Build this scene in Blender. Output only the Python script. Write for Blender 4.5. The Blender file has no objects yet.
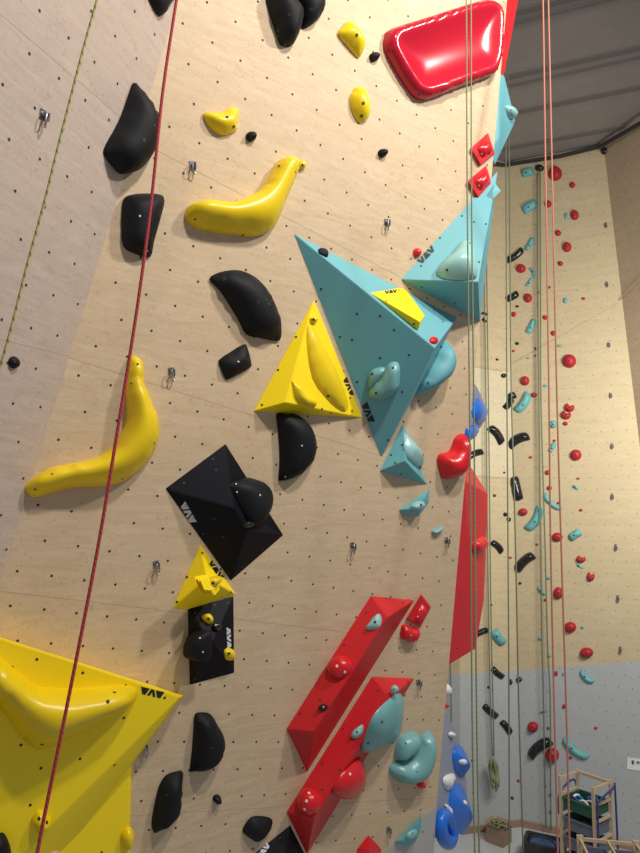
import bpy, bmesh, math, random
from mathutils import Vector as V, Matrix
from mathutils.geometry import delaunay_2d_cdt
from mathutils.bvhtree import BVHTree
random.seed(7)
sc = bpy.context.scene; COL = sc.collection
# ------------------------------------------------------------- camera frame
F_ = 650.0; CX, CY = 320.0, 426.5; CAMH = 4.8
up = V((105, -4100, 650)).normalized()
yw = (V((0, 0, 1)) - up * up.z).normalized()
xw = yw.cross(up)
CAM = V((0, 0, CAMH))
def c2w(v): v = V(v); return V((xw.dot(v), yw.dot(v), up.dot(v)))
def ray(px, py): return c2w((px - CX, py - CY, F_)).normalized()
Rv, Dv, Fv = c2w((1, 0, 0)), c2w((0, 1, 0)), c2w((0, 0, 1))
cam = bpy.data.objects.new('camera', bpy.data.cameras.new('camera')); COL.objects.link(cam)
cam.data.sensor_fit = 'HORIZONTAL'; cam.data.sensor_width = 36; cam.data.lens = F_ / 640 * 36
cam.data.clip_start = .05; cam.data.clip_end = 200
m = Matrix((Rv, -Dv, -Fv)).transposed().to_4x4(); m.translation = CAM; cam.matrix_world = m
sc.camera = cam

class Pl:
    def __init__(s, o, n, e1=None):
        s.o = V(o); s.n = V(n).normalized()
        if s.n.dot(CAM - s.o) < 0: s.n = -s.n
        if e1 is None: e1 = V((0, 0, 1)).cross(s.n)
        e1 = V(e1); s.e1 = (e1 - s.n * e1.dot(s.n)).normalized()
        s.e2 = s.n.cross(s.e1)
    def hit(s, px, py, off=0.0):
        r = ray(px, py); o = s.o + s.n * off
        return CAM + r * ((o - CAM).dot(s.n) / r.dot(s.n))
    def uv(s, p): d = p - s.o; return (d.dot(s.e1), d.dot(s.e2))
    def at(s, u, v, off=0.0): return s.o + s.e1 * u + s.e2 * v + s.n * off
def Pl3(a, b, c): return Pl(a, (b - a).cross(c - a))
def hitz(px, py, z):
    r = ray(px, py); return CAM + r * ((z - CAMH) / r.z)

# ------------------------------------------------------------- materials
MATS = {}
def nodes(name):
    mt = bpy.data.materials.new(name); mt.use_nodes = True; nt = mt.node_tree
    b = nt.nodes['Principled BSDF']; MATS[name] = mt; return mt, nt, b
def lk(nt, a, b): nt.links.new(a, b)
def plastic(name, col, rough=.45, bump=.15, scale=120, dirt=.08, spec=.5, metal=0, coat=0):
    mt, nt, b = nodes(name)
    tc = nt.nodes.new('ShaderNodeTexCoord')
    n = nt.nodes.new('ShaderNodeTexNoise'); n.inputs['Scale'].default_value = scale; n.inputs['Detail'].default_value = 3
    n2 = nt.nodes.new('ShaderNodeTexNoise'); n2.inputs['Scale'].default_value = 5; n2.inputs['Detail'].default_value = 6
    lk(nt, tc.outputs['Object'], n.inputs['Vector']); lk(nt, tc.outputs['Object'], n2.inputs['Vector'])
    mx = nt.nodes.new('ShaderNodeMixRGB'); mx.inputs[1].default_value = (*[c * (1 - dirt) for c in col], 1)
    mx.inputs[2].default_value = (*[min(1, c * (1 + dirt) + dirt * .06) for c in col], 1)
    lk(nt, n2.outputs['Fac'], mx.inputs[0]); lk(nt, mx.outputs[0], b.inputs['Base Color'])
    bp = nt.nodes.new('ShaderNodeBump'); bp.inputs['Strength'].default_value = bump; bp.inputs['Distance'].default_value = .004
    lk(nt, n.outputs['Fac'], bp.inputs['Height']); lk(nt, bp.outputs[0], b.inputs['Normal'])
    b.inputs['Roughness'].default_value = rough; b.inputs['Specular IOR Level'].default_value = spec
    b.inputs['Metallic'].default_value = metal; b.inputs['Coat Weight'].default_value = coat
    return mt
def wood(name, c1, c2, c3, scale=1.0, rot=(0, 0, 0)):
    mt, nt, b = nodes(name)
    tc = nt.nodes.new('ShaderNodeTexCoord'); mp = nt.nodes.new('ShaderNodeMapping')
    mp.inputs['Rotation'].default_value = rot; mp.inputs['Scale'].default_value = (scale * 1.2, scale * 1.2, scale * 7)
    lk(nt, tc.outputs['Object'], mp.inputs['Vector'])
    n1 = nt.nodes.new('ShaderNodeTexNoise'); n1.inputs['Scale'].default_value = 2.2; n1.inputs['Detail'].default_value = 9; n1.inputs['Roughness'].default_value = .62; n1.inputs['Distortion'].default_value = 1.6
    lk(nt, mp.outputs[0], n1.inputs['Vector'])
    n2 = nt.nodes.new('ShaderNodeTexNoise'); n2.inputs['Scale'].default_value = .9; n2.inputs['Detail'].default_value = 4
    lk(nt, tc.outputs['Object'], n2.inputs['Vector'])
    n3 = nt.nodes.new('ShaderNodeTexNoise'); n3.inputs['Scale'].default_value = 26; n3.inputs['Detail'].default_value = 5; n3.inputs['Distortion'].default_value = 2
    lk(nt, tc.outputs['Object'], n3.inputs['Vector'])
    r = nt.nodes.new('ShaderNodeValToRGB'); r.color_ramp.elements[0].position = .3; r.color_ramp.elements[1].position = .7
    r.color_ramp.elements[0].color = (*c1, 1); r.color_ramp.elements[1].color = (*c2, 1)
    lk(nt, n1.outputs['Fac'], r.inputs[0])
    mx = nt.nodes.new('ShaderNodeMixRGB'); mx.inputs[2].default_value = (*c3, 1)
    r2 = nt.nodes.new('ShaderNodeValToRGB'); r2.color_ramp.elements[0].position = .45; r2.color_ramp.elements[1].position = .75
    r2.color_ramp.elements[1].color = (.55, .55, .55, 1)
    lk(nt, n2.outputs['Fac'], r2.inputs[0]); lk(nt, r2.outputs[0], mx.inputs[0]); lk(nt, r.outputs[0], mx.inputs[1])
    m3 = nt.nodes.new('ShaderNodeMixRGB'); m3.blend_type = 'MULTIPLY'; m3.inputs[2].default_value = (.84, .8, .76, 1)
    r3 = nt.nodes.new('ShaderNodeValToRGB'); r3.color_ramp.elements[0].position = .56; r3.color_ramp.elements[1].position = .72
    lk(nt, n3.outputs['Fac'], r3.inputs[0]); lk(nt, r3.outputs[0], m3.inputs[0]); lk(nt, mx.outputs[0], m3.inputs[1])
    lk(nt, m3.outputs[0], b.inputs['Base Color'])
    b.inputs['Roughness'].default_value = .55; b.inputs['Specular IOR Level'].default_value = .3
    return mt
def chalky(name, col, rough=.4, **k):       # plastic with chalk rubbed onto it
    mt = plastic(name, col, rough, **k); nt = mt.node_tree; b = nt.nodes['Principled BSDF']
    src = b.inputs['Base Color'].links[0].from_socket
    tc = nt.nodes.new('ShaderNodeTexCoord')
    n = nt.nodes.new('ShaderNodeTexNoise'); n.inputs['Scale'].default_value = 9; n.inputs['Detail'].default_value = 8; n.inputs['Roughness'].default_value = .7
    lk(nt, tc.outputs['Object'], n.inputs['Vector'])
    r = nt.nodes.new('ShaderNodeValToRGB'); r.color_ramp.elements[0].position = .66; r.color_ramp.elements[1].position = .8
    r.color_ramp.elements[1].color = (.5, .5, .5, 1)
    mx = nt.nodes.new('ShaderNodeMixRGB'); mx.inputs[2].default_value = (.8, .78, .7, 1)
    lk(nt, n.outputs['Fac'], r.inputs[0]); lk(nt, r.outputs[0], mx.inputs[0]); lk(nt, src, mx.inputs[1]); lk(nt, mx.outputs[0], b.inputs['Base Color'])
    return mt
def ropemat(name, c1, c2, sc_=90):
    mt, nt, b = nodes(name)
    tc = nt.nodes.new('ShaderNodeTexCoord'); w = nt.nodes.new('ShaderNodeTexWave'); w.wave_type = 'BANDS'; w.bands_direction = 'DIAGONAL'
    w.inputs['Scale'].default_value = sc_ / 6.0; w.inputs['Distortion'].default_value = .6
    lk(nt, tc.outputs['Object'], w.inputs['Vector'])
    r = nt.nodes.new('ShaderNodeValToRGB'); r.color_ramp.elements[0].position = .12; r.color_ramp.elements[1].position = .3
    r.color_ramp.elements[0].color = (*c2, 1); r.color_ramp.elements[1].color = (*c1, 1)
    lk(nt, w.outputs['Fac'], r.inputs[0]); lk(nt, r.outputs[0], b.inputs['Base Color']); b.inputs['Roughness'].default_value = .85
    return mt
W_MAIN = wood('birch_plywood', (.57, .425, .265), (.69, .535, .355), (.61, .44, .265))
W_SHADED = wood('birch_plywood_shaded', (.47, .375, .315), (.58, .475, .395), (.53, .405, .33))  # same plywood as the front, with the left wing's weaker light painted in
W_FAR = wood('plywood_far', (.50, .415, .255), (.58, .485, .31), (.52, .41, .25), .5)
W_FARL = wood('plywood_far_light', (.56, .49, .33), (.64, .565, .39), (.60, .51, .36), .5)
W_TAN = wood('plywood_tan', (.44, .34, .225), (.50, .395, .27), (.44, .32, .22), .5)
PINE = wood('pine', (.52, .38, .24), (.62, .47, .31), (.55, .4, .26), 3)
GREY = plastic('grey_paint', (.42, .44, .44), .6, .05, 30, .05)
GREYM = plastic('light_grey_paint', (.45, .44, .41), .6, .05, 30, .03)
HOLE = plastic('dark_insert', (.035, .022, .018), .7, 0)
SEAM = plastic('panel_seam', (.46, .34, .22), .8, 0)
YEL = chalky('yellow_plastic', (.84, .60, .004), .33, bump=.05, dirt=.04)
YELV = plastic('yellow_volume', (1.0, .74, .002), .5, .12, 200, .02)
CYV = plastic('cyan_volume', (.145, .42, .47), .55, .12, 200, .04)
CYH = chalky('teal_plastic', (.17, .40, .40), .3, bump=.03)
CYF = plastic('turquoise_plastic', (.13, .40, .41), .5, .03)
MINT = chalky('mint_plastic', (.30, .56, .54), .3, bump=.08)
BLK = chalky('black_plastic', (.008, .0085, .010), .6, bump=.3, spec=.2, dirt=.05)
BLKV = plastic('black_volume', (.004, .0048, .009), .55, .12, 200, .02, .15)
BLKG = plastic('black_gloss', (.010, .010, .012), .2, .02)
REDV = plastic('red_volume', (.62, .012, .018), .45, .12, 200, .05)
REDH = plastic('red_plastic', (.66, .008, .014), .28, .03)
REDG = plastic('red_gloss', (.46, .008, .025), .2, .0, coat=.0, dirt=.02, spec=.4)
REDF = plastic('far_red_plastic', (.40, .008, .018), .5, .03)
BLU = plastic('blue_plastic', (.01, .16, .68), .28, .03)
BLUD = plastic('dark_blue_metal', (.03, .035, .16), .35, 0)
LIL = plastic('lilac_grey_volume', (.27, .29, .37), .55, .15, 200, .05)
WHT = plastic('white_plastic', (.78, .78, .76), .45, .05)
TAG = plastic('grey_mark', (.75, .75, .75), .5, 0)
STEEL = plastic('steel', (.42, .42, .43), .3, 0, metal=1)
LOGK = plastic('black_logo', (.012, .012, .015), .5, 0)
LOGW = plastic('white_logo', (.62, .64, .68), .5, 0)
R_YEL = ropemat('rope_yellow', (.46, .42, .13), (.20, .20, .06))
R_RED = ropemat('rope_red', (.48, .045, .05), (.30, .02, .03), 150)
R_GRN = ropemat('rope_green', (.27, .31, .17), (.20, .24, .12), 150)
R_DGR = ropemat('rope_dark_green', (.17, .20, .13), (.12, .15, .09), 150)
R_ORG = ropemat('rope_orange', (.52, .20, .14), (.46, .15, .10), 150)
CEIL = plastic('ceiling_metal', (.25, .23, .22), .55, .05, 4, .12)
CEILD = plastic('ceiling_joint', (.15, .135, .13), .7, 0)
DARK = plastic('dark_trim', (.03, .03, .035), .7, 0)
CARD = plastic('cardboard', (.30, .20, .13), .8, .05)
FLOORM = plastic('grey_mat_floor', (.48, .50, .50), .6, .1, 20, .08)
CRG = plastic('grey_crate', (.12, .15, .18), .5, .05); CRN = plastic('green_crate', (.012, .09, .045), .5, .05)
CRB = plastic('blue_crate', (.03, .09, .2), .5, .05); BROWN = plastic('brown_leather', (.14, .06, .035), .6, .1)

# ------------------------------------------------------------- object helpers
LOC = {}
def mk(name, bm, mats, parent=None, smooth=True, kind=None, base=None):
    bm.normal_update()
    if not isinstance(mats, (list, tuple)): mats = [mats]
    vs = [v.co for v in bm.verts]
    c = V(base) if base is not None else V([(min(v[i] for v in vs) + max(v[i] for v in vs)) / 2 for i in range(3)])
    for v in bm.verts: v.co -= c
    me = bpy.data.meshes.new(name); bm.to_mesh(me); bm.free()
    for t in mats: me.materials.append(t)
    if smooth:
        me.shade_smooth()
        if smooth != 'all': me.set_sharp_from_angle(angle=math.radians(32 if smooth is True else smooth))
    o = bpy.data.objects.new(name, me); COL.objects.link(o)
    if parent: o.parent = parent; o.location = c - LOC[parent.name]
    else: o.location = c
    LOC[o.name] = c
    if kind: o['kind'] = kind
    return o
def empty(name, loc, label, cat, group=None):
    o = bpy.data.objects.new(name, None); COL.objects.link(o); o.location = loc; o.empty_display_size = .05
    LOC[o.name] = V(loc); return tag(o, label, cat, group)
def tag(o, label, cat, group=None):
    o['label'] = label; o['category'] = cat
    if group: o['group'] = group
    return o
def quadbox(bm, a, b, w, h, side, mi=0):   # bar from a to b, width w along side, height h
    a, b = V(a), V(b); d = (b - a).normalized(); s = V(side); s = (s - d * s.dot(d)).normalized(); t = d.cross(s)
    vs = [bm.verts.new(p + s * (i * w / 2) + t * (j * h / 2)) for p in (a, b) for i, j in ((-1, -1), (1, -1), (1, 1), (-1, 1))]
    for f in ((0, 3, 2, 1), (4, 5, 6, 7), (0, 1, 5, 4), (1, 2, 6, 5), (2, 3, 7, 6), (3, 0, 4, 7)):
        bm.faces.new([vs[i] for i in f]).material_index = mi
def disc(bm, p, n, r, mi=0, k=8, thick=.0015, ax=None):
    n = V(n).normalized(); a = n.orthogonal().normalized() if ax is None else V(ax); b = n.cross(a)
    top = [bm.verts.new(p + n * thick + (a * math.cos(t) + b * math.sin(t)) * r) for t in [2 * math.pi * i / k for i in range(k)]]
    bm.faces.new(top).material_index = mi
    bot = [bm.verts.new(v.co - n * (thick + .001)) for v in top]
    for i in range(k): bm.faces.new((top[i], bot[i], bot[(i + 1) % k], top[(i + 1) % k])).material_index = mi
def catmull(pts, n=5, closed=True):
    out = []; N = len(pts)
    for i in range(N if closed else N - 1):
        g = lambda j: V(pts[j % N]) if closed else V(pts[max(0, min(N - 1, j))])
        p0, p1, p2, p3 = g(i - 1), g(i), g(i + 1), g(i + 2)
        for k in range(n):
            t = k / n
            out.append(.5 * ((2 * p1) + (p2 - p0) * t + (2 * p0 - 5 * p1 + 4 * p2 - p3) * t * t + (3 * p1 - p0 - 3 * p2 + p3) * t ** 3))
    if not closed: out.append(V(pts[-1]))
    return out
def dseg(p, a, b):
    ab = b - a; t = max(0, min(1, (p - a).dot(ab) / max(1e-12, ab.dot(ab)))); return (p - a - ab * t).length
def scl(pts, s, x=0, y=0): return [(x + a / s, y + b / s) for a, b in pts]

def blobmesh(pl, outline, H, rim=.12, p=2.0, k=1.0, shear=(0, 0), cells=14, round_=3, prof=None, back=0.0, smooth_it=3, tr=None):
    """a rounded solid standing on plane pl; outline in photo coordinates, H its height in metres"""
    loop = catmull(outline, round_) if round_ > 1 else [V(q) for q in outline]
    L = [V(pl.uv(pl.hit(q[0], q[1], H * .12 if tr is None else tr))) for q in loop]
    ar = sum(L[i].x * L[(i + 1) % len(L)].y - L[(i + 1) % len(L)].x * L[i].y for i in range(len(L)))
    if ar < 0: L.reverse()
    mn = V((min(q.x for q in L), min(q.y for q in L))); mxx = V((max(q.x for q in L), max(q.y for q in L)))
    g = max(mxx - mn) / cells
    n0 = len(L); pts = list(L)
    def inside(q):
        c = False
        for i in range(n0):
            a, b = L[i], L[i - 1]
            if (a.y > q.y) != (b.y > q.y) and q.x < (b.x - a.x) * (q.y - a.y) / (b.y - a.y) + a.x: c = not c
        return c
    def db(q): return min(dseg(q, L[i - 1], L[i]) for i in range(n0))
    r = 0; y = mn.y
    while y < mxx.y:
        x = mn.x + (g / 2 if r % 2 else 0)
        while x < mxx.x:
            q = V((x, y))
            if inside(q) and db(q) > g * .33: pts.append(q)
            x += g
        y += g * .87; r += 1
    vs, es, fs, ov, _, _ = delaunay_2d_cdt(pts, [(i, (i + 1) % n0) for i in range(n0)], [list(range(n0))], 1, 1e-7)
    d = [db(V(q)) for q in vs]; w = max(d) or 1
    nb = [set() for _ in vs]
    for f in fs:
        for i in range(len(f)): nb[f[i]].add(f[i - 1]); nb[f[i - 1]].add(f[i])
    h = []
    for q in d:
        t = min(1, q / w / k)
        h.append(prof(t) if prof else (1 - (1 - t) ** p) ** (1 / p))
    bd = [q < 1e-5 for q in d]
    for _ in range(smooth_it):
        h = [h[i] if bd[i] or not nb[i] else .5 * h[i] + .5 * sum(h[j] for j in nb[i]) / len(nb[i]) for i in range(len(vs))]
    bm = bmesh.new(); bv = []
    for i, q in enumerate(vs):
        hh = rim * H + (1 - rim) * H * h[i]
        bv.append(bm.verts.new(pl.at(q[0] + shear[0] * h[i], q[1] + shear[1] * h[i], hh)))
    for f in fs:
        try: bm.faces.new([bv[i] for i in f])
        except ValueError: pass
    ed = [e for e in bm.edges if len(e.link_faces) == 1]
    low = {}
    for e in ed:
        for v in e.verts:
            if v not in low:
                dd = (v.co - pl.o).dot(pl.n); low[v] = bm.verts.new(v.co - pl.n * (dd + back))
    for e in ed:
        a, b = e.verts
        bm.faces.new((a, b, low[b], low[a]))
    bmesh.ops.recalc_face_normals(bm, faces=bm.faces)
    return bm
def bvh_of(bm): return BVHTree.FromBMesh(bm)
def surf(tree, px, py):
    p, n, i, d = tree.ray_cast(CAM, ray(px, py))
    if p is None: return None
    if n.dot(CAM - p) < 0: n = -n
    return p, n
def hold(pl, outline, H, mat, label, cat='climbing hold', name='climbing_hold', group=None, bolts=(), br=.011, bmat=HOLE, smooth=60, **kw):
    bm = blobmesh(pl, outline, H, **kw); tree = bvh_of(bm)
    cx = sum(q[0] for q in outline) / len(outline); cy = sum(q[1] for q in outline) / len(outline)
    if not bolts:
        return tag(mk(name, bm, mat, None, smooth, base=pl.hit(cx, cy)), label, cat, group), tree
    root = empty(name, pl.hit(cx, cy), label, cat, group)
    bod = mk('body', bm, mat, root, smooth)
    for b in bolts:
        s = surf(tree, b[0], b[1])
        if s:
            bb = bmesh.new(); disc(bb, s[0], s[1], br, 0, 10, .002); mk('bolt_hole', bb, bmat, bod, False)
    return root, tree
def hull(pl, verts, bevel=.004, back=None):
    bm = bmesh.new(); P = [pl.hit(*v) for v in verts]
    for q in P: bm.verts.new(q)
    if back:
        for q in P: bm.verts.new(q + back)
    r = bmesh.ops.convex_hull(bm, input=bm.verts)
    junk = list({g for g in r['geom_interior'] + r['geom_unused'] if isinstance(g, bmesh.types.BMVert)})
    if junk: bmesh.ops.delete(bm, geom=junk, context='VERTS')
    bmesh.ops.dissolve_limit(bm, angle_limit=.03, verts=bm.verts, edges=bm.edges)
    bmesh.ops.recalc_face_normals(bm, faces=bm.faces)
    if bevel: bmesh.ops.bevel(bm, geom=bm.edges[:], offset=bevel, segments=2, affect='EDGES', clamp_overlap=True)
    return bm, P
def nuts(bm, dots, r=.009, mi=1):
    tree = bvh_of(bm)
    for x, y in dots:
        s = surf(tree, x, y)
        if s: disc(bm, s[0], s[1], r, mi, 8, .0015)
LET = ([(0, 1), (.33, 1), (.5, .42), (.67, 1), (1, 1), (.68, 0), (.32, 0)], [(.86, 0), (1.19, 0), (1.36, .58), (1.53, 0), (1.86, 0), (1.54, 1), (1.18, 1)],
       [(1.72, 1), (2.05, 1), (2.22, .42), (2.39, 1), (2.72, 1), (2.40, 0), (2.04, 0)])
def logo(parent, pl, a, b, h, mat):         # the three letters run from a to b, h high (photo coordinates), letter tops to the left of a->b on screen
    a, b = V(a), V(b); d = (b - a); L = d.length; d /= L; u = V((d.y, -d.x))
    bm = bmesh.new()
    for l in LET:
        pts = []
        for x, y in l:
            q = a + d * (x / 2.72 * L) + u * (y * h); pts.append(pl.hit(q.x, q.y, .0018))
        top = [bm.verts.new(p) for p in pts]; bot = [bm.verts.new(p - pl.n * .0016) for p in pts]
        bm.faces.new(top)
        for i in range(len(top)): bm.faces.new((top[i], bot[i], bot[i - 1], top[i - 1]))
    bmesh.ops.triangulate(bm, faces=[f for f in bm.faces if len(f.verts) > 4])
    bmesh.ops.recalc_face_normals(bm, faces=bm.faces)
    mk('logo', bm, mat, parent, False)
def volume(pl, verts, mat, label, dots=(), logos=(), bevel=.004, group=None, back=None):
    bs = [v for v in verts if v[2] == 0]; gx, gy = sum(v[0] for v in bs) / len(bs), sum(v[1] for v in bs) / len(bs)
    def ex(v):                              # the bevel eats a little off acute corners, so start slightly wider
        if v[2] != 0: return v
        d = V((v[0] - gx, v[1] - gy)); d = d.normalized() * min(1.6, d.length * .03); return (v[0] + d.x, v[1] + d.y, 0)
    bm, P = hull(pl, [ex(v) for v in verts], bevel, back); nuts(bm, dots)
    n = len(verts)
    root = empty('climbing_volume', sum(P, V((0, 0, 0))) / n - pl.n * 0, label, 'climbing volume', group)
    pan = mk('panels', bm, [mat, HOLE], root, 25)
    for fa, a, b, h, lm in logos: logo(pan, Pl3(P[fa[0]], P[fa[1]], P[fa[2]]), a, b, h, lm)
    return root, P
def tube(bm, pts, r, k=8, n=4, closed=False, mi=0, sm=True):
    P = catmull(pts, n, closed) if sm else [V(p) for p in pts]
    rings = []; N = len(P); nn = None
    for i in range(N):
        t = ((P[(i + 1) % N] if closed or i < N - 1 else P[i]) - (P[i - 1] if closed or i else P[i])).normalized()
        if nn is None: nn = t.orthogonal().normalized()
        nn = (nn - t * nn.dot(t)).normalized(); bb = t.cross(nn)
        rings.append([bm.verts.new(P[i] + (nn * math.cos(2 * math.pi * j / k) + bb * math.sin(2 * math.pi * j / k)) * r) for j in range(k)])
    for i in range(N if closed else N - 1):
        A, B = rings[i], rings[(i + 1) % N]
        for j in range(k): bm.faces.new((A[j], A[(j + 1) % k], B[(j + 1) % k], B[j])).material_index = mi
    if not closed: bm.faces.new(rings[0][::-1]); bm.faces.new(rings[-1])
def ellipse(cx, cy, rx, ry, ang=0, n=12):
    a = math.radians(ang); return [(cx + rx * math.cos(t) * math.cos(a) - ry * math.sin(t) * math.sin(a), cy + rx * math.cos(t) * math.sin(a) + ry * math.sin(t) * math.cos(a)) for t in [2 * math.pi * i / n for i in range(n)]]

# ------------------------------------------------------------- main wall plane (leans over the climber)
D0 = 4.92; SC = D0 / 4.5
hx, hy = 1300 - 320, 745 - 426.5
h_c = V((hx, hy, F_)).normalized()
vy = -8000 - 426.5; vx = (-F_ * F_ - hy * vy) / hx
v_c = V((vx, vy, F_)).normalized()
n_c = h_c.cross(v_c)
MAIN = Pl(CAM + Fv * D0, c2w(n_c), c2w(h_c))
def up_dn():
    global MAIN
up_dn()
flip = 1 if MAIN.e2.z > 0 else -1
def mp(u, v, off=0):                       # plane coordinates: u to the right, v up
    return MAIN.o + MAIN.e1 * u * SC + MAIN.e2 * (v * SC * flip) + MAIN.n * off
def muv(px, py):
    a, b = MAIN.uv(MAIN.hit(px, py)); return a / SC, b * flip / SC
UP = MAIN.e2 * flip
def vbot(u): return -(MAIN.o.z + MAIN.e1.z * u * SC) / (UP.z * SC)   # plane v where the wall meets the floor
vb = vbot(0)
print('main: overhang', math.degrees(math.asin(MAIN.n.z)), 'e1.z', MAIN.e1.z, 'floor v', vb, 'normal', MAIN.n)
A0, A1 = muv(507, 0), muv(437, 800)
def arete(v): t = (v - A0[1]) / (A1[1] - A0[1]); return A0[0] + t * (A1[0] - A0[0])
LX = (-1.63, -1.77)
def ledge(v): return -1.70
vt = 4.3
G0, G1 = muv(435, 807), muv(381, 852)
gs = (G1[0] - G0[0]) / (G1[1] - G0[1])
gb = (G0[0] + gs * (vb - G0[1]), vb); gb = (gb[0], vbot(gb[0]))
thick = MAIN.n * -.35
bm = bmesh.new()
def solid(bm, poly, ext, mi=0):
    a = [bm.verts.new(p) for p in poly]; b = [bm.verts.new(p + ext) for p in poly]
    bm.faces.new(a).material_index = mi; bm.faces.new(b[::-1]).material_index = mi
    for i in range(len(a)): bm.faces.new((a[i - 1], b[i - 1], b[i], a[i])).material_index = mi
vG = G0[1]
solid(bm, [mp(ledge(vt), vt), mp(ledge(vb), vbot(ledge(vb))), mp(*gb), mp(*G0), mp(arete(vG), vG), mp(arete(vt), vt)], thick)
solid(bm, [mp(*gb), mp(arete(vb), vbot(arete(vb))), mp(arete(vG), vG), mp(*G0)], thick, 3)
bmesh.ops.recalc_face_normals(bm, faces=bm.faces)
def visible(p, m=15):
    d = p - CAM; z = d.dot(Fv)
    if z <= .1: return False
    x = CX + F_ * d.dot(Rv) / z; y = CY + F_ * d.dot(Dv) / z
    return -m - 60 < x < 640 + m + 60 and -m - 60 < y < 853 + m + 60
lat = [(4.6, 1.229, .1925, .198, .006, -.09625, .092), (1.229, -.066, .183, .190, .04, -.09, .0647), (-.066, -1.379, .183, .186, .04, -.09, -.0677), (-1.379, -2.645, .179, .184, .02, -.09, -.0086), (-2.645, -9, .181, .186, .05, -.0905, .02)]
for top, bot, a, r, v0, s, u0 in lat:
    for kk in range(-40, 40):
        v = v0 + kk * r
        if not (bot + .03 < v < top - .03) or v < vb + 1: continue
        for i in range(-60, 60):
            u = u0 + s * kk + i * a
            if u < ledge(v) + .04 or u > arete(v) - .03: continue
            p = mp(u, v)
            if visible(p): disc(bm, p, MAIN.n, .0085, 1, 8, .001, MAIN.e1)
    if bot > vb + .8:
        quadbox(bm, mp(ledge(0) + .005, bot, .0002), mp(arete(bot) - .005, bot, .0002), .003, .001, UP, 2)
mk('wall_front', bm, [W_MAIN, HOLE, SEAM, GREYM], None, False, 'structure')
# left wing: folded towards the camera along the seam
dl = c2w((530 - 320, 470 - 426.5, F_)).normalized()
hinge = mp(ledge(1), 1)
LEFT = Pl(hinge, dl.cross(UP), dl)
Lup = LEFT.e2 if LEFT.e2.z > 0 else -LEFT.e2
Le = LEFT.e1 if LEFT.e1.dot(MAIN.e1) > 0 else -LEFT.e1
def lp(u, v, off=0): return hinge + Le * u + Lup * v + LEFT.n * off
print('left plane n', LEFT.n, 'up.hinge', Lup.dot(UP))
def cutv(u):                                # plane v where z = 0
    return -(hinge + Le * u).z / Lup.z
hu = lambda v: (UP * v).dot(Le)
vv = [(vt - 1) * SC, (vb - 1) * SC]
WL = 1.5
bm = bmesh.new()
pt = lambda t: hinge + UP * t
tt, tb = vv[0], (vbot(ledge(1)) - 1) * SC
solid(bm, [pt(tt), pt(tt) - Le * WL, pt(tb) - Le * WL, pt(tb)], LEFT.n * -.2)
bmesh.ops.recalc_face_normals(bm, faces=bm.faces)
q0 = LEFT.hit(94 / 3.2, 172 / 3.2); d0 = q0 - hinge; u_0, v_0 = d0.dot(Le), d0.dot(Lup)
pa = LEFT.hit(189 / 3.2, 250 / 3.2) - q0; pb = LEFT.hit(18 / 3.2, 444 / 3.2) - q0
print('left spacing', pa.length, pa.dot(Le), pa.dot(Lup), 'q0', (q0 - CAM).dot(Fv), u_0, v_0)
aL = pa.length
rL = aL * 1.02
for j in range(-30, 30):
    for i in range(-30, 30):
        u = u_0 + (i + ((j + (j < 0)) % 2) / 2) * aL; v = v_0 - j * rL
        hu_ = (UP * (v / Lup.dot(UP))).dot(Le)
        if u > hu_ - .03 or u < -WL + .05 or not tb < v < tt: continue
        p = lp(u, v)
        if visible(p): disc(bm, p, LEFT.n, .0085, 1, 8, .001, Le)
sp = LEFT.hit(40 / 3.2, 200 + 455 / 3.2) - hinge
for dv in (-2.9, -1.45, 0, 1.45, 2.9):
    v = sp.dot(Lup) + dv
    if tb < v < tt: quadbox(bm, lp(-WL + .02, v, .0002), lp(-.02, v, .0002), .003, .001, Lup, 2)
mk('wall_left', bm, [W_SHADED, HOLE, SEAM], None, False, 'structure')

# ------------------------------------------------------------- far walls
corner = hitz(520, 826, 0)
def hz(px): # level direction towards a vanishing point on the horizon
    X = px - CX; Y = (F_ * 650 + 105 * X) / 4100
    d = ray(px, Y + CY); d.z = 0; return d.normalized()
dirA = hz(2330); dirB = hz(-1030)
FA = Pl(corner, V((0, 0, 1)).cross(dirA), dirA); FB = Pl(corner, V((0, 0, 1)).cross(dirB), dirB)
print('corner', corner, 'A n', FA.n, 'B n', FB.n, 'top', FA.hit(503, 165), FB.hit(600, 145))
PBt = FB.hit(604, 195); PBb = FB.hit(632, 400)
dC = hz(120); FC = Pl(PBt, (PBb - PBt).cross(dC))
def cutz(pl_, px): # where the plane meets the floor under column px (approx by iterating y)
    lo, hi = 500, 1800
    for _ in range(50):
        md = (lo + hi) / 2
        if pl_.hit(px, md).z > 0: lo = md
        else: hi = md
    return pl_.hit(px, lo)
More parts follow.
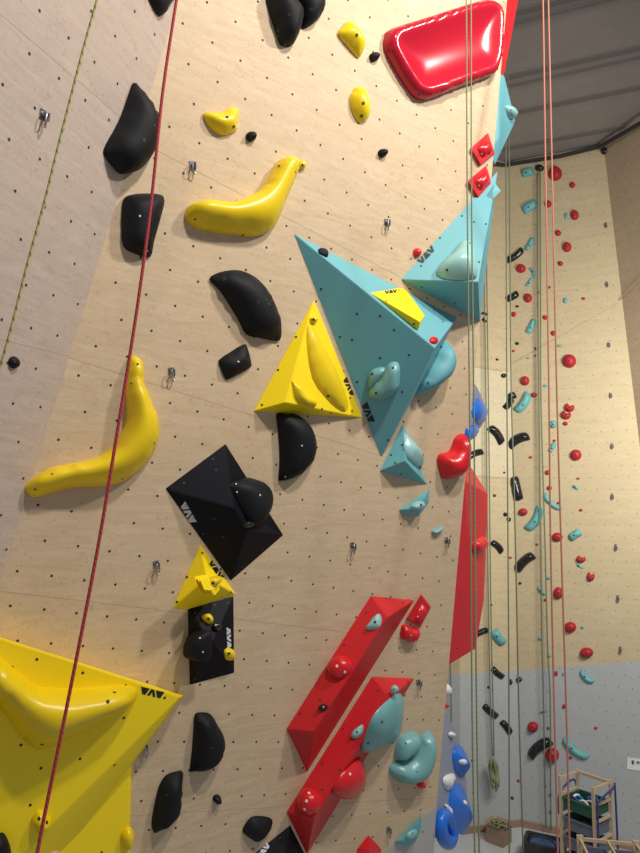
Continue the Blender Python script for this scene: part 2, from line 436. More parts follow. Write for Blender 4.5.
# ceiling
Pc1 = FB.hit(503, 163); Pc2 = FB.hit(600, 145)
lev = Pl(Pc1, (Pc2 - Pc1).cross(V((Pc2 - Pc1).cross(V((0, 0, 1))))))
dR = (lev.hit(640, 87) - lev.hit(517, 112)).normalized()
CE = Pl(Pc1, lev.n, dR)
print('ceil n', CE.n, 'dists', [(CE.hit(x, y) - CAM).length for x, y in ((505, 0), (640, 0), (640, 120), (510, 160))], [tuple(CE.hit(x, y)) for x, y in ((505, 0), (640, 0), (640, 120), (510, 160))])
def wallpoly(name, pl_, pts, mats, th=.15, extra=None):
    bm = bmesh.new()
    for poly, mi in pts: solid(bm, poly, pl_.n * -th, mi)
    bmesh.ops.recalc_face_normals(bm, faces=bm.faces)
    if extra: extra(bm)
    return mk(name, bm, mats, None, False, 'structure')
def dots_on(pl_, inpoly, a, r, mi, sz=.013, box=None):
    def f(bm):
        u0, v0, u1, v1 = box
        j = 0; v = v0
        while v < v1:
            u = u0 + (j % 2) * a / 2
            while u < u1:
                p = pl_.at(u, v)
                if inpoly(p): disc(bm, p, pl_.n, sz, mi, 6, .002, pl_.e1)
                u += a
            v += r; j += 1
    return f
def proj(p):
    d = p - CAM; z = d.dot(Fv); return CX + F_ * d.dot(Rv) / z, CY + F_ * d.dot(Dv) / z
a1 = cutz(FA, 461)
aT = FA.hit(461, 120)
cT = FA.hit(503, 120); 
g1 = FA.hit(461, 667.5); g2 = FB.hit(520, 671); g2.z = FA.hit(520, 671).z
bRb = cutz(FB, 760)
cbase = corner.copy()
ctop = corner + V((0, 0, (cT - corner).z))
def seamline(bm, pl_, a, b, mi, w=.02):
    quadbox(bm, pl_.hit(*a, .001), pl_.hit(*b, .001), w, .004, pl_.e2, mi)
def exA(bm):
    dots_on(FA, lambda p: 462 < proj(p)[0] < 519 and 150 < proj(p)[1] < 835, .2, .2, 2, .007, (-6, -18, 6, 18))(bm)
    seamline(bm, FA, (462, 365), (502, 371), 3); seamline(bm, FA, (462, 476), (506, 478), 3)
mid1, mid2 = FA.hit(461, 476), FA.hit(508, 477)
m1, m2 = FA.hit(461, 366), FA.hit(503, 371)
cz = lambda z: corner + V((0, 0, z))
def Az(px, z):
    p = FA.hit(px, 500); return V((p.x, p.y, z))
zA = [0, g2.z, mid2.z, m2.z, (cT - corner).z]
e = a1; ez = lambda z: V((a1.x, a1.y, z))
wallpoly('wall_back', FA, [([ez(zA[i]), cz(zA[i]), cz(zA[i + 1]), ez(zA[i + 1])], mi) for i, mi in ((0, 0), (1, 4), (2, 1), (3, 4))], [GREY, W_FARL, HOLE, SEAM, W_FAR], extra=exA)
# the short return wall behind the red panel
dirD = dirB
def Dz(t, z): return V((a1.x, a1.y, z)) - (dirB if dirB.x > 0 else -dirB) * t
FD = Pl(a1, V((0, 0, 1)).cross(dirB), dirB)
wallpoly('wall_return', FD, [([Dz(0, 0), Dz(2.2, 0), Dz(2.2, zA[1]), Dz(0, zA[1])], 0), ([Dz(0, zA[1]), Dz(2.2, zA[1]), Dz(2.2, zA[4]), Dz(0, zA[4])], 1)], [GREY, W_FAR, HOLE],
         extra=dots_on(FD, lambda p: 448 < proj(p)[0] < 460 and 640 < proj(p)[1] < 830, .2, .2, 2, .007, (-8, -18, 8, 18)))
def exB(bm):
    dots_on(FB, lambda p: (lambda q: q[0] < 650 and 150 < q[1] < 860 and q[0] > 522 - (700 - q[1]) * .033 and q[0] < 602 + (q[1] - 195) * .137)(proj(p)), .2, .2, 2, .0075, (-10, -18, 10, 18))(bm)
    seamline(bm, FB, (504, 368), (555, 339), 3, .03); seamline(bm, FB, (555, 339), (618, 303), 3, .01)
Bt = FB.hit(600.5, 120); Bm = FB.hit(655, 572)
bR = FB.hit(760, 650)
btop = V((corner.x, corner.y, FB.hit(503, 120).z))
gB = [corner, V((bRb.x, bRb.y, 0)), FB.hit(760, 651), cz(zA[1])]
wallpoly('wall_right', FB, [(gB, 0), ([cz(zA[1]), FB.hit(760, 651), FB.hit(760, 560), FB.hit(700, 560), FB.hit(645, 120), btop], 1)], [GREY, W_FAR, HOLE, SEAM], extra=exB)
def exC(bm):
    dots_on(FC, lambda p: (lambda q: q[0] < 650 and 150 < q[1] < 470 and q[0] > 606 + (q[1] - 195) * .137)(proj(p)), .2, .2, 1, .007, (-10, -14, 10, 14))(bm)
    quadbox(bm, FC.hit(619, 300, .001), FC.hit(650, 269, .001), .02, .004, FC.e2, 2)
wallpoly('wall_side', FC, [([Bt, Bm, FC.hit(700, 572), FC.hit(700, 60)], 0)], [W_TAN, HOLE, SEAM], .05, exC)
# ceiling sheets with raised joints
bm = bmesh.new()
cn = [CE.hit(440, 175), CE.hit(700, 130), CE.hit(720, -120), CE.hit(440, -120)]
uu = [CE.uv(p) for p in (CE.hit(440, 168), CE.hit(640, 120), CE.hit(700, -60), CE.hit(440, -60))]
u0, u1 = min(q[0] for q in uu) - .3, max(q[0] for q in uu) + .5
v0, v1 = min(q[1] for q in uu) - 1, max(q[1] for q in uu) + 3; u0 -= 2; u1 += 1
print('ceil uv', u0, u1, v0, v1)
solid(bm, [CE.at(u0, v0), CE.at(u1, v0), CE.at(u1, v1), CE.at(u0, v1)], CE.n * -.1)
bmesh.ops.recalc_face_normals(bm, faces=bm.faces)
for y in (12, 22, 75, 84, 112, 146):
    w = .10 if y in (12, 75, 112, 146) else .04
    vv_ = CE.uv(CE.hit(517, y))[1]
    quadbox(bm, CE.at(u0 + .05, vv_, .0), CE.at(u1 - .05, vv_, .0), w, .05, CE.e2, 1)
mk('ceiling', bm, [CEIL, CEILD], None, False, 'structure')
bm = bmesh.new()
for pl_, a, b in ((FA, (470, 160.5), (504, 165)), (FB, (504, 165), (560, 156)), (FB, (560, 156), (601, 146)), (FC, (601, 146), (660, 112))):
    quadbox(bm, pl_.hit(*a, .06), pl_.hit(*b, .06), .05, .06, V((0, 0, 1)), 0)
mk('trim_1', bm, DARK, None, False, 'structure')
# floor
bm = bmesh.new(); solid(bm, [V((-6, -3, 0)), V((16, -3, 0)), V((16, 22, 0)), V((-6, 22, 0))], V((0, 0, -.1)))
bmesh.ops.recalc_face_normals(bm, faces=bm.faces); mk('floor', bm, FLOORM, None, False, 'structure')
bm = bmesh.new()
quadbox(bm, V((a1.x, a1.y, .05)) + FA.n * .02, corner + V((0, 0, .05)) + FA.n * .02, .03, .1, FA.n)
quadbox(bm, corner + V((0, 0, .05)) + FB.n * .02, V((bRb.x, bRb.y, .05)) + FB.n * .02, .03, .1, FB.n)
mk('baseboard_back', bm, CARD, None, False, 'structure')
# ------------------------------------------------------------- volumes on the main wall
c1 = lambda l: scl(l, 3.2); c2 = lambda l: scl(l, 3.2, 180, 0); c3 = lambda l: scl(l, 3.2, 370, 0)
c6 = lambda l: scl(l, 3.2, 180, 200); c7 = lambda l: scl(l, 3.2, 340, 200)
c8 = lambda l: scl(l, 3.2, 0, 350); c9 = lambda l: scl(l, 3.2, 140, 400); c10 = lambda l: scl(l, 3.2, 340, 380)
c11 = lambda l: scl(l, 3.2, 0, 600); c12 = lambda l: scl(l, 3.2, 130, 530); c13 = lambda l: scl(l, 3.2, 270, 580)
c14 = lambda l: scl(l, 4, 130, 700); c15 = lambda l: scl(l, 4, 270, 700)
BO = STEEL
# big cyan pyramid
big, P = volume(MAIN, [(294.5, 234.5, 0), (455.5, 318, 0), (381, 456, 0), (434.5, 348, .42)], CYV, 'large turquoise three-sided volume in the middle of the wall, a small yellow volume on it', 
    dots=[(321, 289), (357, 314), (340, 337), (336, 362), (380, 358), (409, 355), (357, 382), (372, 434), (388, 440), (380, 316), (312, 240.5), (357, 264), (415, 311), (434, 310), (443, 322), (437, 342), (352, 340), (394, 330), (402, 392)],
    logos=[((0, 3, 2), (361, 404), (369, 424), 6.5, LOGK)])
bigF = Pl3(P[0], P[3], P[2]); bigU = Pl3(P[0], P[1], P[3]); bigR = Pl3(P[1], P[2], P[3])
_, yP = volume(bigU, [(371, 293, 0), (404, 287.5, 0), (424, 315, 0), (417.5, 330, .0), (420, 322, .07)], YELV, 'small yellow volume sitting on the upper face of the large turquoise volume', dots=[(414, 324), (399, 290), (386, 301)],
    logos=[((0, 1, 4), (385, 293.8), (397.5, 292.3), 3.2, LOGK)], bevel=.003)
volP = Pl3(yP[0], yP[1], yP[2])
hold(bigU, [(429.5, 339), (432, 337), (437.5, 340), (437.5, 343), (434, 344), (430, 342)], .03, REDH, 'tiny red hold on the right tip of the large turquoise volume')
hold(bigU, [(318.5, 249), (323, 249), (328, 253), (327.5, 257), (324, 256), (319, 253)], .03, BLK, 'tiny black hold on the top edge of the large turquoise volume')
hold(bigF, c7([(90, 560), (110, 540), (140, 535), (145, 550), (120, 590), (92, 600)]), .06, CYH, 'lower left lobe of the teal double hold on the front of the large turquoise volume', bolts=[(372, 374)])
hold(bigF, c7([(150, 530), (172, 518), (190, 528), (192, 575), (185, 605), (150, 635), (115, 640), (88, 625), (100, 595), (125, 565)]), .11, CYH, 'long right lobe of the teal double hold on the front of the large turquoise volume', bolts=[(393, 368), (376, 393)])
hold(MAIN, c7([(330, 440), (350, 485), (352, 530), (335, 575), (290, 605), (250, 626), (240, 600), (265, 540), (300, 480)]), .20, CYV, 'smooth turquoise bulge hold on the right side of the large turquoise volume', bolts=[(441, 347), (428, 383)])
# yellow pyramid left of it
yel, P = volume(MAIN, [(314, 300.5, 0), (254.5, 410.5, 0), (361.5, 417, 0), (285, 402.5, .15)], YELV, 'yellow triangular volume with a leaf-shaped hold, left of the large turquoise volume',
    dots=[(296, 337), (278, 370), (279, 343), (262, 405), (331, 413), (352, 411), (350, 398), (322, 409)], logos=[((0, 3, 2), (342.5, 378), (351, 397), 5.5, LOGK)])
yR = Pl3(P[0], P[3], P[2])
hold(yR, [(308, 326), (313, 327), (323, 345), (337, 371), (348, 401), (346, 411), (337, 407), (324, 394), (313, 377), (308, 349)], .07, YEL, 'yellow leaf-shaped hold with a sharp ridge on the yellow triangular volume', bolts=[(328, 396)], round_=2, p=1.3)
hold(yR, [(292, 381), (298, 385), (304, 394), (317, 402), (314, 408), (304, 405), (295, 397)], .05, YEL, 'small angular yellow hold at the foot of the leaf-shaped hold', round_=1)
hold(yR, [(310, 318), (314, 316), (317, 319), (315, 323), (311, 322)], .035, YEL, 'little yellow foothold at the top of the yellow triangular volume', bolts=[(313.5, 319.5)])
# cyan right of centre
cy2, P = volume(MAIN, [(402, 279, 0), (497, 172, 0), (479.5, 321, 0), (478, 282, .36)], CYV, 'turquoise triangular volume at the right edge of the wall under the two red diamonds',
    dots=[(440, 238), (462, 216), (474, 222), (422, 287), (455, 303), (479, 262), (486, 224), (421, 266)], logos=[((0, 1, 3), (421, 265), (436, 249), 6, LOGK)])
cU = Pl3(P[0], P[1], P[3])
hold(cU, c7([(310, 225), (340, 185), (365, 165), (385, 135), (405, 128), (425, 145), (438, 190), (440, 240), (420, 250), (370, 252), (325, 245)]), .15, MINT, 'pale mint scooped hold on the turquoise volume at the right edge', bolts=[(470, 243), (447, 270)], p=1.5)
volume(cU, [(486, 196, 0), (495, 183, .0), (501, 191, 0), (493, 199, 0), (493, 191, .03)], CYV, 'tiny turquoise wedge at the top corner of the right edge volume', bevel=.003)
# small cyan under the big one
_, P = volume(MAIN, [(403, 424.5, 0), (380, 471, 0), (426.5, 484, 0), (405, 461, .15)], CYV, 'small turquoise pyramid just below the tip of the large turquoise volume', dots=[(391, 455), (401, 474), (402, 445), (395, 463)])
pr = Pl3(P[0], P[3], P[2])
hold(pr, [(405, 433), (411, 440), (417, 447), (421, 452), (420, 457), (422, 462), (421, 469), (414, 464), (408, 458), (405, 448)], .08, MINT, 'crinkled mint hold on the small turquoise pyramid', round_=1, bolts=[(420, 467)], p=1.2, smooth_it=0)
_, P = volume(MAIN, [(399, 510, 0), (429, 489, 0), (428.5, 503, 0), (419, 515.5, 0), (404, 515.5, 0), (407, 509, .06), (425, 497, .06), (424, 503, .06), (417, 511, .06)], CYV, 'turquoise tray-shaped hold with a pale knob below the small turquoise pyramid', bevel=.004)
hold(Pl3(P[5], P[6], P[8]), ellipse(418, 505.5, 7.2, 4.2, -20), .05, MINT, 'pale mint knob on the turquoise tray-shaped hold', bolts=[(421, 505)])
hold(MAIN, c10([(293, 484), (318, 470), (328, 465), (328, 474), (318, 486), (303, 493)]), .04, CYH, 'small turquoise sliver below the tray-shaped hold', smooth_it=1)
# lower red bars
_, P = volume(MAIN, c13([(320, 55), (460, 68), (120, 612), (55, 473)]) and [(370, 597.2, 0), (413.5, 601.2, 0), (307.5, 771, 0), (287.2, 727.8, 0), (387.2, 617.5, .20), (313.8, 732, .20)], REDV, 'upper of the two long red bar volumes leaning to the right',
    dots=[(300, 714), (344, 645), (331, 750), (320, 700), (366, 613), (358, 668), (386, 598.5), (403, 603), (316, 756), (395, 616)])
f = Pl3(P[0], P[4], P[5])
hold(f, c13([(305, 155), (320, 135), (335, 115), (350, 108), (357, 125), (352, 148), (335, 158), (318, 160)]), .05, MINT, 'mint hold near the top of the upper red bar', bolts=[(375, 622)])
hold(f, c13([(183, 285), (190, 262), (215, 243), (240, 240), (258, 260), (262, 285), (245, 305), (220, 320), (195, 310)]), .09, REDH, 'knobbly red hold halfway up the upper red bar', bolts=[(337, 666), (345, 672)], bmat=TAG, round_=2)
hold(f, c13([(155, 410), (160, 400), (175, 397), (186, 405), (180, 415), (165, 420)]), .04, BLKG, 'tiny glossy black hold on the upper red bar', bolts=[(323.5, 707)], br=.006, bmat=TAG)
_, P = volume(MAIN, [(371, 678, 0), (413.5, 679.3, 0), (307.5, 853.5, 0), (287.3, 811, 0), (389.5, 698, .20), (314, 817.5, .20)], REDV, 'lower of the two long red bar volumes, a large teal half moon on it',
    dots=[(322, 763.5), (343, 729), (301, 838), (378, 691), (370, 679.5), (322, 790), (299, 822), (340, 770), (408, 682)])
f = Pl3(P[0], P[4], P[5]); fr = Pl3(P[1], P[2], P[4])
hold(f, c13([(385, 350), (392, 338), (405, 337), (412, 350), (402, 362), (388, 360)]), .04, MINT, 'small mint hold at the top of the lower red bar', bolts=[(394, 689)], br=.006)
hold(f, c15([(322, 145), (335, 120), (355, 105), (370, 98), (373, 115), (366, 140), (348, 153), (332, 153)]), .05, MINT, 'mint hold halfway up the lower red bar', bolts=[(357, 732)], br=.008)
hold(f, c15([(112, 400), (120, 370), (150, 347), (180, 355), (202, 385), (203, 420), (185, 450), (155, 462), (125, 450), (113, 430)]), .11, REDH, 'large round red hold at the bottom of the lower red bar', bolts=[(306.5, 801), (309, 793), (304.5, 809.5)], bmat=TAG, round_=2)
hold(fr, [(343, 775), (352, 766), (361, 759), (363, 768), (361, 780), (352, 793), (343, 798), (337, 797), (334, 790)], .12, REDH, 'bulging red hold on the right flank of the lower red bar', bolts=[(350, 774)], bmat=TAG)
hold(fr, [(401, 694), (402, 708), (397, 735), (385, 745), (364, 753), (366, 738), (374, 718), (386, 704)], .13, CYH, 'large teal half-moon hold on the right flank of the lower red bar', bolts=[(382, 722), (368, 743)], bmat=HOLE, p=1.6)
# black pyramid volumes
_, P = volume(MAIN, [(225.5, 445, 0), (166.3, 489, 0), (230.5, 579.5, 0), (282, 534.5, 0), (234, 508, .20), (247, 531, .20)], BLKV, 'black four-sided pyramid volume with a round black hold on it',
    dots=[(213, 459), (184, 483), (214, 519), (223, 537), (203, 534), (242, 567), (262, 550), (216, 470)], logos=[((1, 2, 4), (179.5, 504.5), (191, 525), 6.5, LOGW)])
blkR = Pl3(P[0], P[3], P[4])
hold(blkR, c9([(295, 270), (320, 255), (345, 248), (380, 260), (403, 290), (412, 330), (405, 370), (385, 400), (365, 405), (350, 385), (320, 330)]), .13, BLK, 'round black hold with a cut front on the black pyramid volume', bolts=[(260, 495), (237, 492), (236, 484)], bmat=TAG, br=.006)
hold(blkR, ellipse(248.5, 524.5, 4.6, 3.4), .04, BLKG, 'tiny black ball at the foot of the round black hold', bolts=[(248.5, 523)], br=.006)
_, P = volume(MAIN, [(200, 545.2, 0), (173, 607.5, 0), (187.5, 609.5, 0), (235.5, 594.5, 0), (207, 578, .12)], YELV, 'small yellow triangular volume between the two black volumes', dots=[(177, 602), (202, 553), (187, 577), (231, 592)],
    logos=[((0, 3, 4), (208, 562), (220.5, 580), 5.5, LOGK)])
f = Pl3(P[4], P[3], P[0])
pent = c12([(205, 150), (235, 143), (278, 150), (287, 190), (272, 208), (228, 204)]); pcx = sum(q[0] for q in pent) / 6; pcy = sum(q[1] for q in pent) / 6
root = empty('climbing_hold', f.hit(pcx, pcy), 'stepped pentagon-shaped yellow hold on the small yellow volume', 'climbing hold')
for k_, (sc_, z0) in enumerate(((1, 0), (.8, .015), (.6, .03))):
    bm, _q = hull(Pl(f.o + f.n * z0, f.n), [(pcx + (x - pcx) * sc_, pcy + (y - pcy) * sc_, zz) for zz in (0, .015) for x, y in pent], .002); mk('plate', bm, YELV, root, 20)
hold(f, c12([(240, 158), (265, 148), (276, 162), (272, 180), (255, 190), (243, 180)]), .09, YEL, 'yellow nub sticking out of the pentagon-shaped hold', bolts=[(213, 583)])
_, P = volume(MAIN, [(188, 609.5, 0), (233, 597, 0), (233.8, 672, 0), (190, 684, 0), (212, 642, .17)], BLKV, 'tall black four-sided volume under the small yellow triangular volume', dots=[(195, 613), (228, 603), (229, 669), (195, 679), (215, 605), (213, 676)],
    logos=[((2, 1, 4), (231.5, 649), (230.5, 627), 4, LOGW)])
fl, fup, frr = Pl3(P[0], P[3], P[4]), Pl3(P[0], P[1], P[4]), Pl3(P[1], P[2], P[4])
hold(fl, c12([(180, 365), (190, 335), (220, 322), (250, 325), (258, 345), (258, 405), (245, 418), (205, 412), (183, 398)]), .12, BLK, 'round black hold on the tall black volume', bolts=[(200, 638), (203, 652)], bmat=TAG, br=.006)
hold(fup, c12([(230, 280), (238, 270), (255, 270), (266, 285), (263, 300), (248, 298)]), .05, YEL, 'small yellow hold at the top of the tall black volume', bolts=[(208.5, 619)])
hold(fup, c12([(262, 305), (275, 298), (290, 303), (292, 315), (278, 322), (264, 318)]), .05, BLKG, 'glossy black ball at the centre of the tall black volume', bolts=[(216, 625)], br=.006, bmat=TAG)
hold(frr, c12([(303, 390), (312, 378), (326, 382), (328, 405), (322, 418), (308, 414)]), .05, YEL, 'small yellow hold on the right side of the tall black volume', bolts=[(229, 653.5)])
volume(MAIN, [(290, 826, 0), (250, 858, 0), (268, 905, 0), (320, 885, 0), (282, 868, .15)], BLKV, 'black volume cut off by the bottom edge of the picture beside the lower red bar', dots=[(280, 838), (298, 840)],
    logos=[((0, 1, 4), (259, 861), (271, 845), 5, LOGW)])
# big yellow volumes, lower left
yb, P = volume(MAIN, [(-70, 616, .0), (182.5, 696, .0), (40, 885, .0), (-120, 960, .0), (-62, 619, .20), (180, 697, .20), (8, 869, .2), (-110, 940, .20)], YELV, 'huge flat yellow triangular volume at the lower left with a long wavy hold',
    dots=c11([(118, 190), (265, 233), (402, 274), (396, 377), (256, 508), (67, 464), (131, 538), (97, 656), (366, 528), (38, 216), (527, 313)]), logos=[((4, 5, 6), (139.5, 693.5), (163, 699), 7, LOGK)])
ybF = Pl3(P[4], P[5], P[6])
hold(ybF, c11([(-60, 150), (0, 188), (60, 235), (120, 280), (200, 288), (300, 285), (390, 278), (432, 286), (440, 305), (418, 338), (350, 380), (250, 430), (190, 462), (130, 478), (95, 466), (55, 425), (0, 345), (-60, 300)]), .24, YEL, 'long wavy yellow hold across the huge yellow volume', cells=22, shear=(0, .08), bolts=c11([(366, 296), (134, 462), (345, 325)]))
hold(ybF, c11([(100, 708), (125, 672), (150, 690), (165, 705), (150, 730), (120, 745), (115, 725)]), .07, YEL, 'small yellow hold near the lower edge of the huge yellow volume', bolts=c11([(125, 700), (150, 712)]))
hold(ybF, c11([(-30, 770), (0, 748), (18, 755), (35, 800), (25, 830), (-30, 830)]), .08, BLK, 'black hold in the bottom left corner on the huge yellow volume')
_, P = volume(MAIN, [(132, 720, 0), (128.5, 880, 0), (20, 880, 0), (28, 735, 0), (130.5, 725, .05), (127, 880, .06), (20, 880, .06)], YELV, 'yellow volume underneath the huge yellow triangle at the lower left', dots=c11([(333, 623), (158, 762), (325, 808)]), bevel=.004)
ylF = Pl3(P[4], P[5], P[6])
hold(ylF, c11([(388, 750), (412, 725), (430, 745), (425, 780), (405, 800), (392, 780)]), .06, YEL, 'yellow hold with chalk on the right edge of the lower yellow volume', bolts=[])
hold(ylF, c11([(120, 800), (150, 792), (185, 798), (190, 830), (120, 830)]), .06, PINE, 'round wooden hold at the bottom edge on the lower yellow volume')
# ------------------------------------------------------------- holds bolted straight onto the main wall
MID = Pl(hinge + (MAIN.n + LEFT.n) * .03, MAIN.n + LEFT.n)
hold(MID, c1([(430, 265), (450, 282), (478, 315), (503, 370), (507, 430), (495, 482), (462, 530), (430, 550), (388, 556), (365, 532), (325, 490), (325, 475), (360, 425), (390, 370), (412, 310)]), .14, BLK, 'large black leaf-shaped hold at the upper left beside the red rope', bolts=[(144, 140)])
hold(MAIN, [(123, 203), (127, 196), (142, 193.5), (160, 194.5), (164.5, 201), (161, 217), (154, 242), (150.5, 256.5), (137, 254), (124, 246), (122, 225)], .12, BLK, 'black boot-shaped hold under the large leaf-shaped hold at the upper left', bolts=[(140, 216), (147, 251)], bmat=TAG, br=.006)
hold(LEFT, [(146, -14), (152, 5), (160.5, 16.5), (171, 2), (180, -14), (165, -24)], .06, BLK, 'black hold cut off by the top edge of the picture at the upper left')
hold(MAIN, c2([(278, -10), (290, 40), (318, 128), (328, 142), (358, 145), (378, 112), (390, 70), (385, 30), (350, -5), (320, -25), (290, -28)]), .15, BLK, 'left of the two overlapping black holds at the top edge', bolts=c2([(350, 47)]))
hold(MAIN, c2([(350, -10), (380, 30), (390, 62), (390, 84), (405, 89), (440, 64), (462, 25), (458, -5), (440, -25), (380, -28)]), .12, BLK, 'right of the two overlapping black holds at the top edge', bolts=c2([(420, 30)]))
hold(MAIN, c2([(505, 108), (520, 85), (537, 67), (562, 84), (588, 120), (592, 148), (573, 184), (558, 172), (535, 145)]), .09, YEL, 'yellow hold near the top, left of a black ball', bolts=c2([(566, 112)]), round_=2, p=1.4)
hold(MAIN, c2([(545, 310), (556, 290), (568, 276), (598, 298), (607, 368), (580, 393), (563, 378), (548, 345)]), .09, YEL, 'yellow hold below the topmost yellow hold', bolts=c2([(587, 330), (581, 371)]), round_=2, p=1.4)
hold(MAIN, c2([(75, 372), (85, 358), (125, 362), (150, 348), (182, 345), (188, 360), (182, 400), (182, 417), (150, 432), (125, 428), (98, 408)]), .09, YEL, 'yellow saddle-shaped hold at the upper left of the panel beside a black ball', bolts=c2([(151, 375), (172, 405)]), round_=2, p=1.4)
for x, y, r, l in ((374, 57, 4.6, 'black ball hold beside the topmost yellow hold'), (251, 136.5, 5, 'black ball hold beside the yellow saddle-shaped hold'), (382.5, 153, 4.2, 'black ball hold in open plywood below the yellow holds'), (217, 799, 4.1, 'black ball hold near the bottom between black holds')):
    hold(MAIN, ellipse(x, y, r, r), .055, BLK, l, group='round black ball holds', bolts=[(x, y)], br=.006)
hold(LEFT, ellipse(13.8, 362.5, 5.4, 6), .03, BLK, 'black ball hold on the shaded left panel', group='round black ball holds', bolts=[(15, 362)], br=.006)
hold(MAIN, ellipse(301.5, 165, 4, 4.5), .045, YEL, 'tiny yellow ball at the upper end of the top yellow curved hold', bolts=[(302.5, 165)], br=.008)
hold(MAIN, ellipse(417, 252.5, 3.8, 4.5), .04, REDH, 'tiny red hold left of the turquoise volume at the right edge', bolts=[(418, 251)], br=.005)
hold(MAIN, ellipse(421, 784.5, 4.2, 4), .04, REDH, 'tiny red hold just below the teal double-lobed hold', bolts=[(421, 784)], br=.005)
hold(MAIN, [(186, 213), (190, 205), (204, 200.5), (225, 204), (245, 198), (260, 189), (271, 173), (279, 160.5), (288, 157), (296, 160), (299.5, 168), (293, 183), (285, 203), (277, 222), (268, 232), (257, 236), (240, 235.5), (215, 232), (197, 228), (187.5, 220)], .17, YEL, 'upper of the two yellow boomerang-shaped holds', bolts=[(195, 219.5), (279, 166), (295, 172), (243, 235)], br=.007, cells=36, smooth_it=8, shear=(-.02, .035))
hold(MAIN, c8([(420, 20), (455, 36), (463, 110), (488, 170), (510, 250), (500, 312), (470, 360), (430, 400), (380, 427), (320, 437), (230, 441), (160, 460), (110, 471), (82, 452), (82, 430), (150, 384), (200, 370), (290, 352), (350, 320), (388, 270), (407, 210), (404, 120), (410, 60)]), .19, YEL, 'lower of the two yellow boomerang-shaped holds, crossed by the red rope', bolts=c8([(441, 45), (420, 107), (167, 397), (113, 446), (494, 298), (391, 412)]), br=.007, cells=38, smooth_it=9, shear=(-.03, .045))
hold(MAIN, c6([(97, 252), (128, 231), (180, 224), (225, 237), (265, 268), (295, 312), (316, 362), (325, 410), (321, 446), (300, 450), (255, 440), (215, 430), (190, 385), (160, 335), (130, 290)]), .13, BLK, 'black crescent hold left of the large turquoise volume', bolts=c6([(250, 328), (122, 259), (300, 440)]), br=.007)
hold(MAIN, c6([(126, 512), (165, 485), (203, 462), (215, 470), (228, 518), (225, 536), (190, 556), (155, 573), (145, 570), (130, 535)]), .08, BLK, 'small square black hold under the black crescent hold', bolts=c6([(187, 517)]), bmat=TAG, br=.006, round_=2, p=1.3)
hold(MAIN, c9([(440, 46), (470, 44), (505, 48), (545, 82), (565, 132), (560, 182), (530, 225), (490, 250), (452, 259), (446, 250), (450, 180), (445, 100)]), .14, BLK, 'black half-moon hold right below the yellow triangular volume', bolts=c9([(518, 146), (465, 245)]), br=.006, bmat=TAG)
hold(MAIN, c14([(262, 62), (290, 53), (325, 60), (350, 100), (375, 145), (380, 190), (360, 240), (330, 270), (290, 280), (250, 287), (242, 280), (250, 210), (257, 120)]), .13, BLK, 'black half-moon hold standing upright near the bottom', bolts=c14([(330, 192), (280, 82)]), br=.007)
hold(MAIN, c14([(140, 312), (160, 298), (185, 291), (212, 290), (209, 340), (205, 400), (200, 450), (150, 497), (108, 531), (92, 522), (90, 480), (105, 400), (120, 345)]), .13, BLK, 'black claw-shaped hold near the bottom beside the yellow volumes', bolts=c14([(150, 380), (105, 522)]), br=.007)
hold(MAIN, c14([(452, 530), (462, 500), (485, 472), (515, 466), (558, 472), (571, 488), (560, 520), (545, 542), (515, 568), (490, 560)]), .08, BLK, 'small angular black hold near the bottom of the picture', round_=2, p=1.3)
hold(MAIN, c10([(315, 262), (316, 248), (325, 236), (350, 230), (362, 210), (370, 188), (388, 173), (403, 178), (406, 215), (400, 278), (380, 306), (350, 315), (330, 314), (322, 292)]), .16, REDH, 'large red saddle-shaped hold at the right edge above the tall red volume', bolts=c10([(392, 200), (352, 262)]), br=.006)
def dish(t):
    if t < .12: return (t / .12) ** .5
    q = (t - .12) / .88
    return 1 - .85 * (1 - (1 - q) ** 2.2)
hold(MAIN, c3([(45, 150), (48, 118), (65, 95), (190, 55), (330, 10), (375, 3), (405, 20), (416, 60), (414, 130), (410, 190), (395, 235), (370, 250), (280, 282), (190, 317), (160, 318), (135, 304), (100, 255), (65, 195)]), .12, REDG, 'big glossy red bowl-shaped hold at the top of the wall', cells=50, prof=dish, smooth_it=5, rim=.25, bolts=c3([(174, 68), (58, 94), (155, 303), (302, 276), (408, 222)]), br=.006)
for q, q2, l in ((c3([(378, 424), (400, 492), (352, 532), (320, 476)]), c3([(372, 440), (388, 488), (352, 515), (332, 475)]), 'upper red diamond hold at the right edge of the wall'),
             (c3([(372, 528), (390, 587), (346, 636), (308, 582)]), c3([(366, 544), (378, 584), (346, 617), (321, 580)]), 'lower red diamond hold at the right edge of the wall'),
             (c13([(484, 44), (516, 86), (482, 152), (434, 126)]), c13([(482, 66), (500, 90), (474, 138), (450, 122)]), 'red framed square hold to the right of the upper red bar')):
    bm, PP = hull(MAIN, [(a, b, 0) for a, b in q] + [(a + (sum(z[0] for z in q) / 4 - a) * .1, b + (sum(z[1] for z in q) / 4 - b) * .1, .03) for a, b in q], .004)
    root = empty('climbing_hold', MAIN.hit(sum(z[0] for z in q) / 4, sum(z[1] for z in q) / 4), l, 'climbing hold')
    mk('frame', bm, REDV, root, 25)
    cxx, cyy = sum(z[0] for z in q2) / 4, sum(z[1] for z in q2) / 4
    bm = blobmesh(MAIN, [V(q2[i]).lerp(V(q2[(i + 1) % 4]), t) for i in range(4) for t in (0, .33, .66)], .075, round_=1, p=2, cells=10); tr = bvh_of(bm)
    mk('grip', bm, REDH, root, 60)
    for dx, dy in ((-1, 4), (1, -3)):
        s = surf(tr, cxx + dx, cyy + dy)
        if s: bb = bmesh.new(); disc(bb, s[0], s[1], .006, 0, 8); mk('bolt_hole', bb, TAG, root, False)
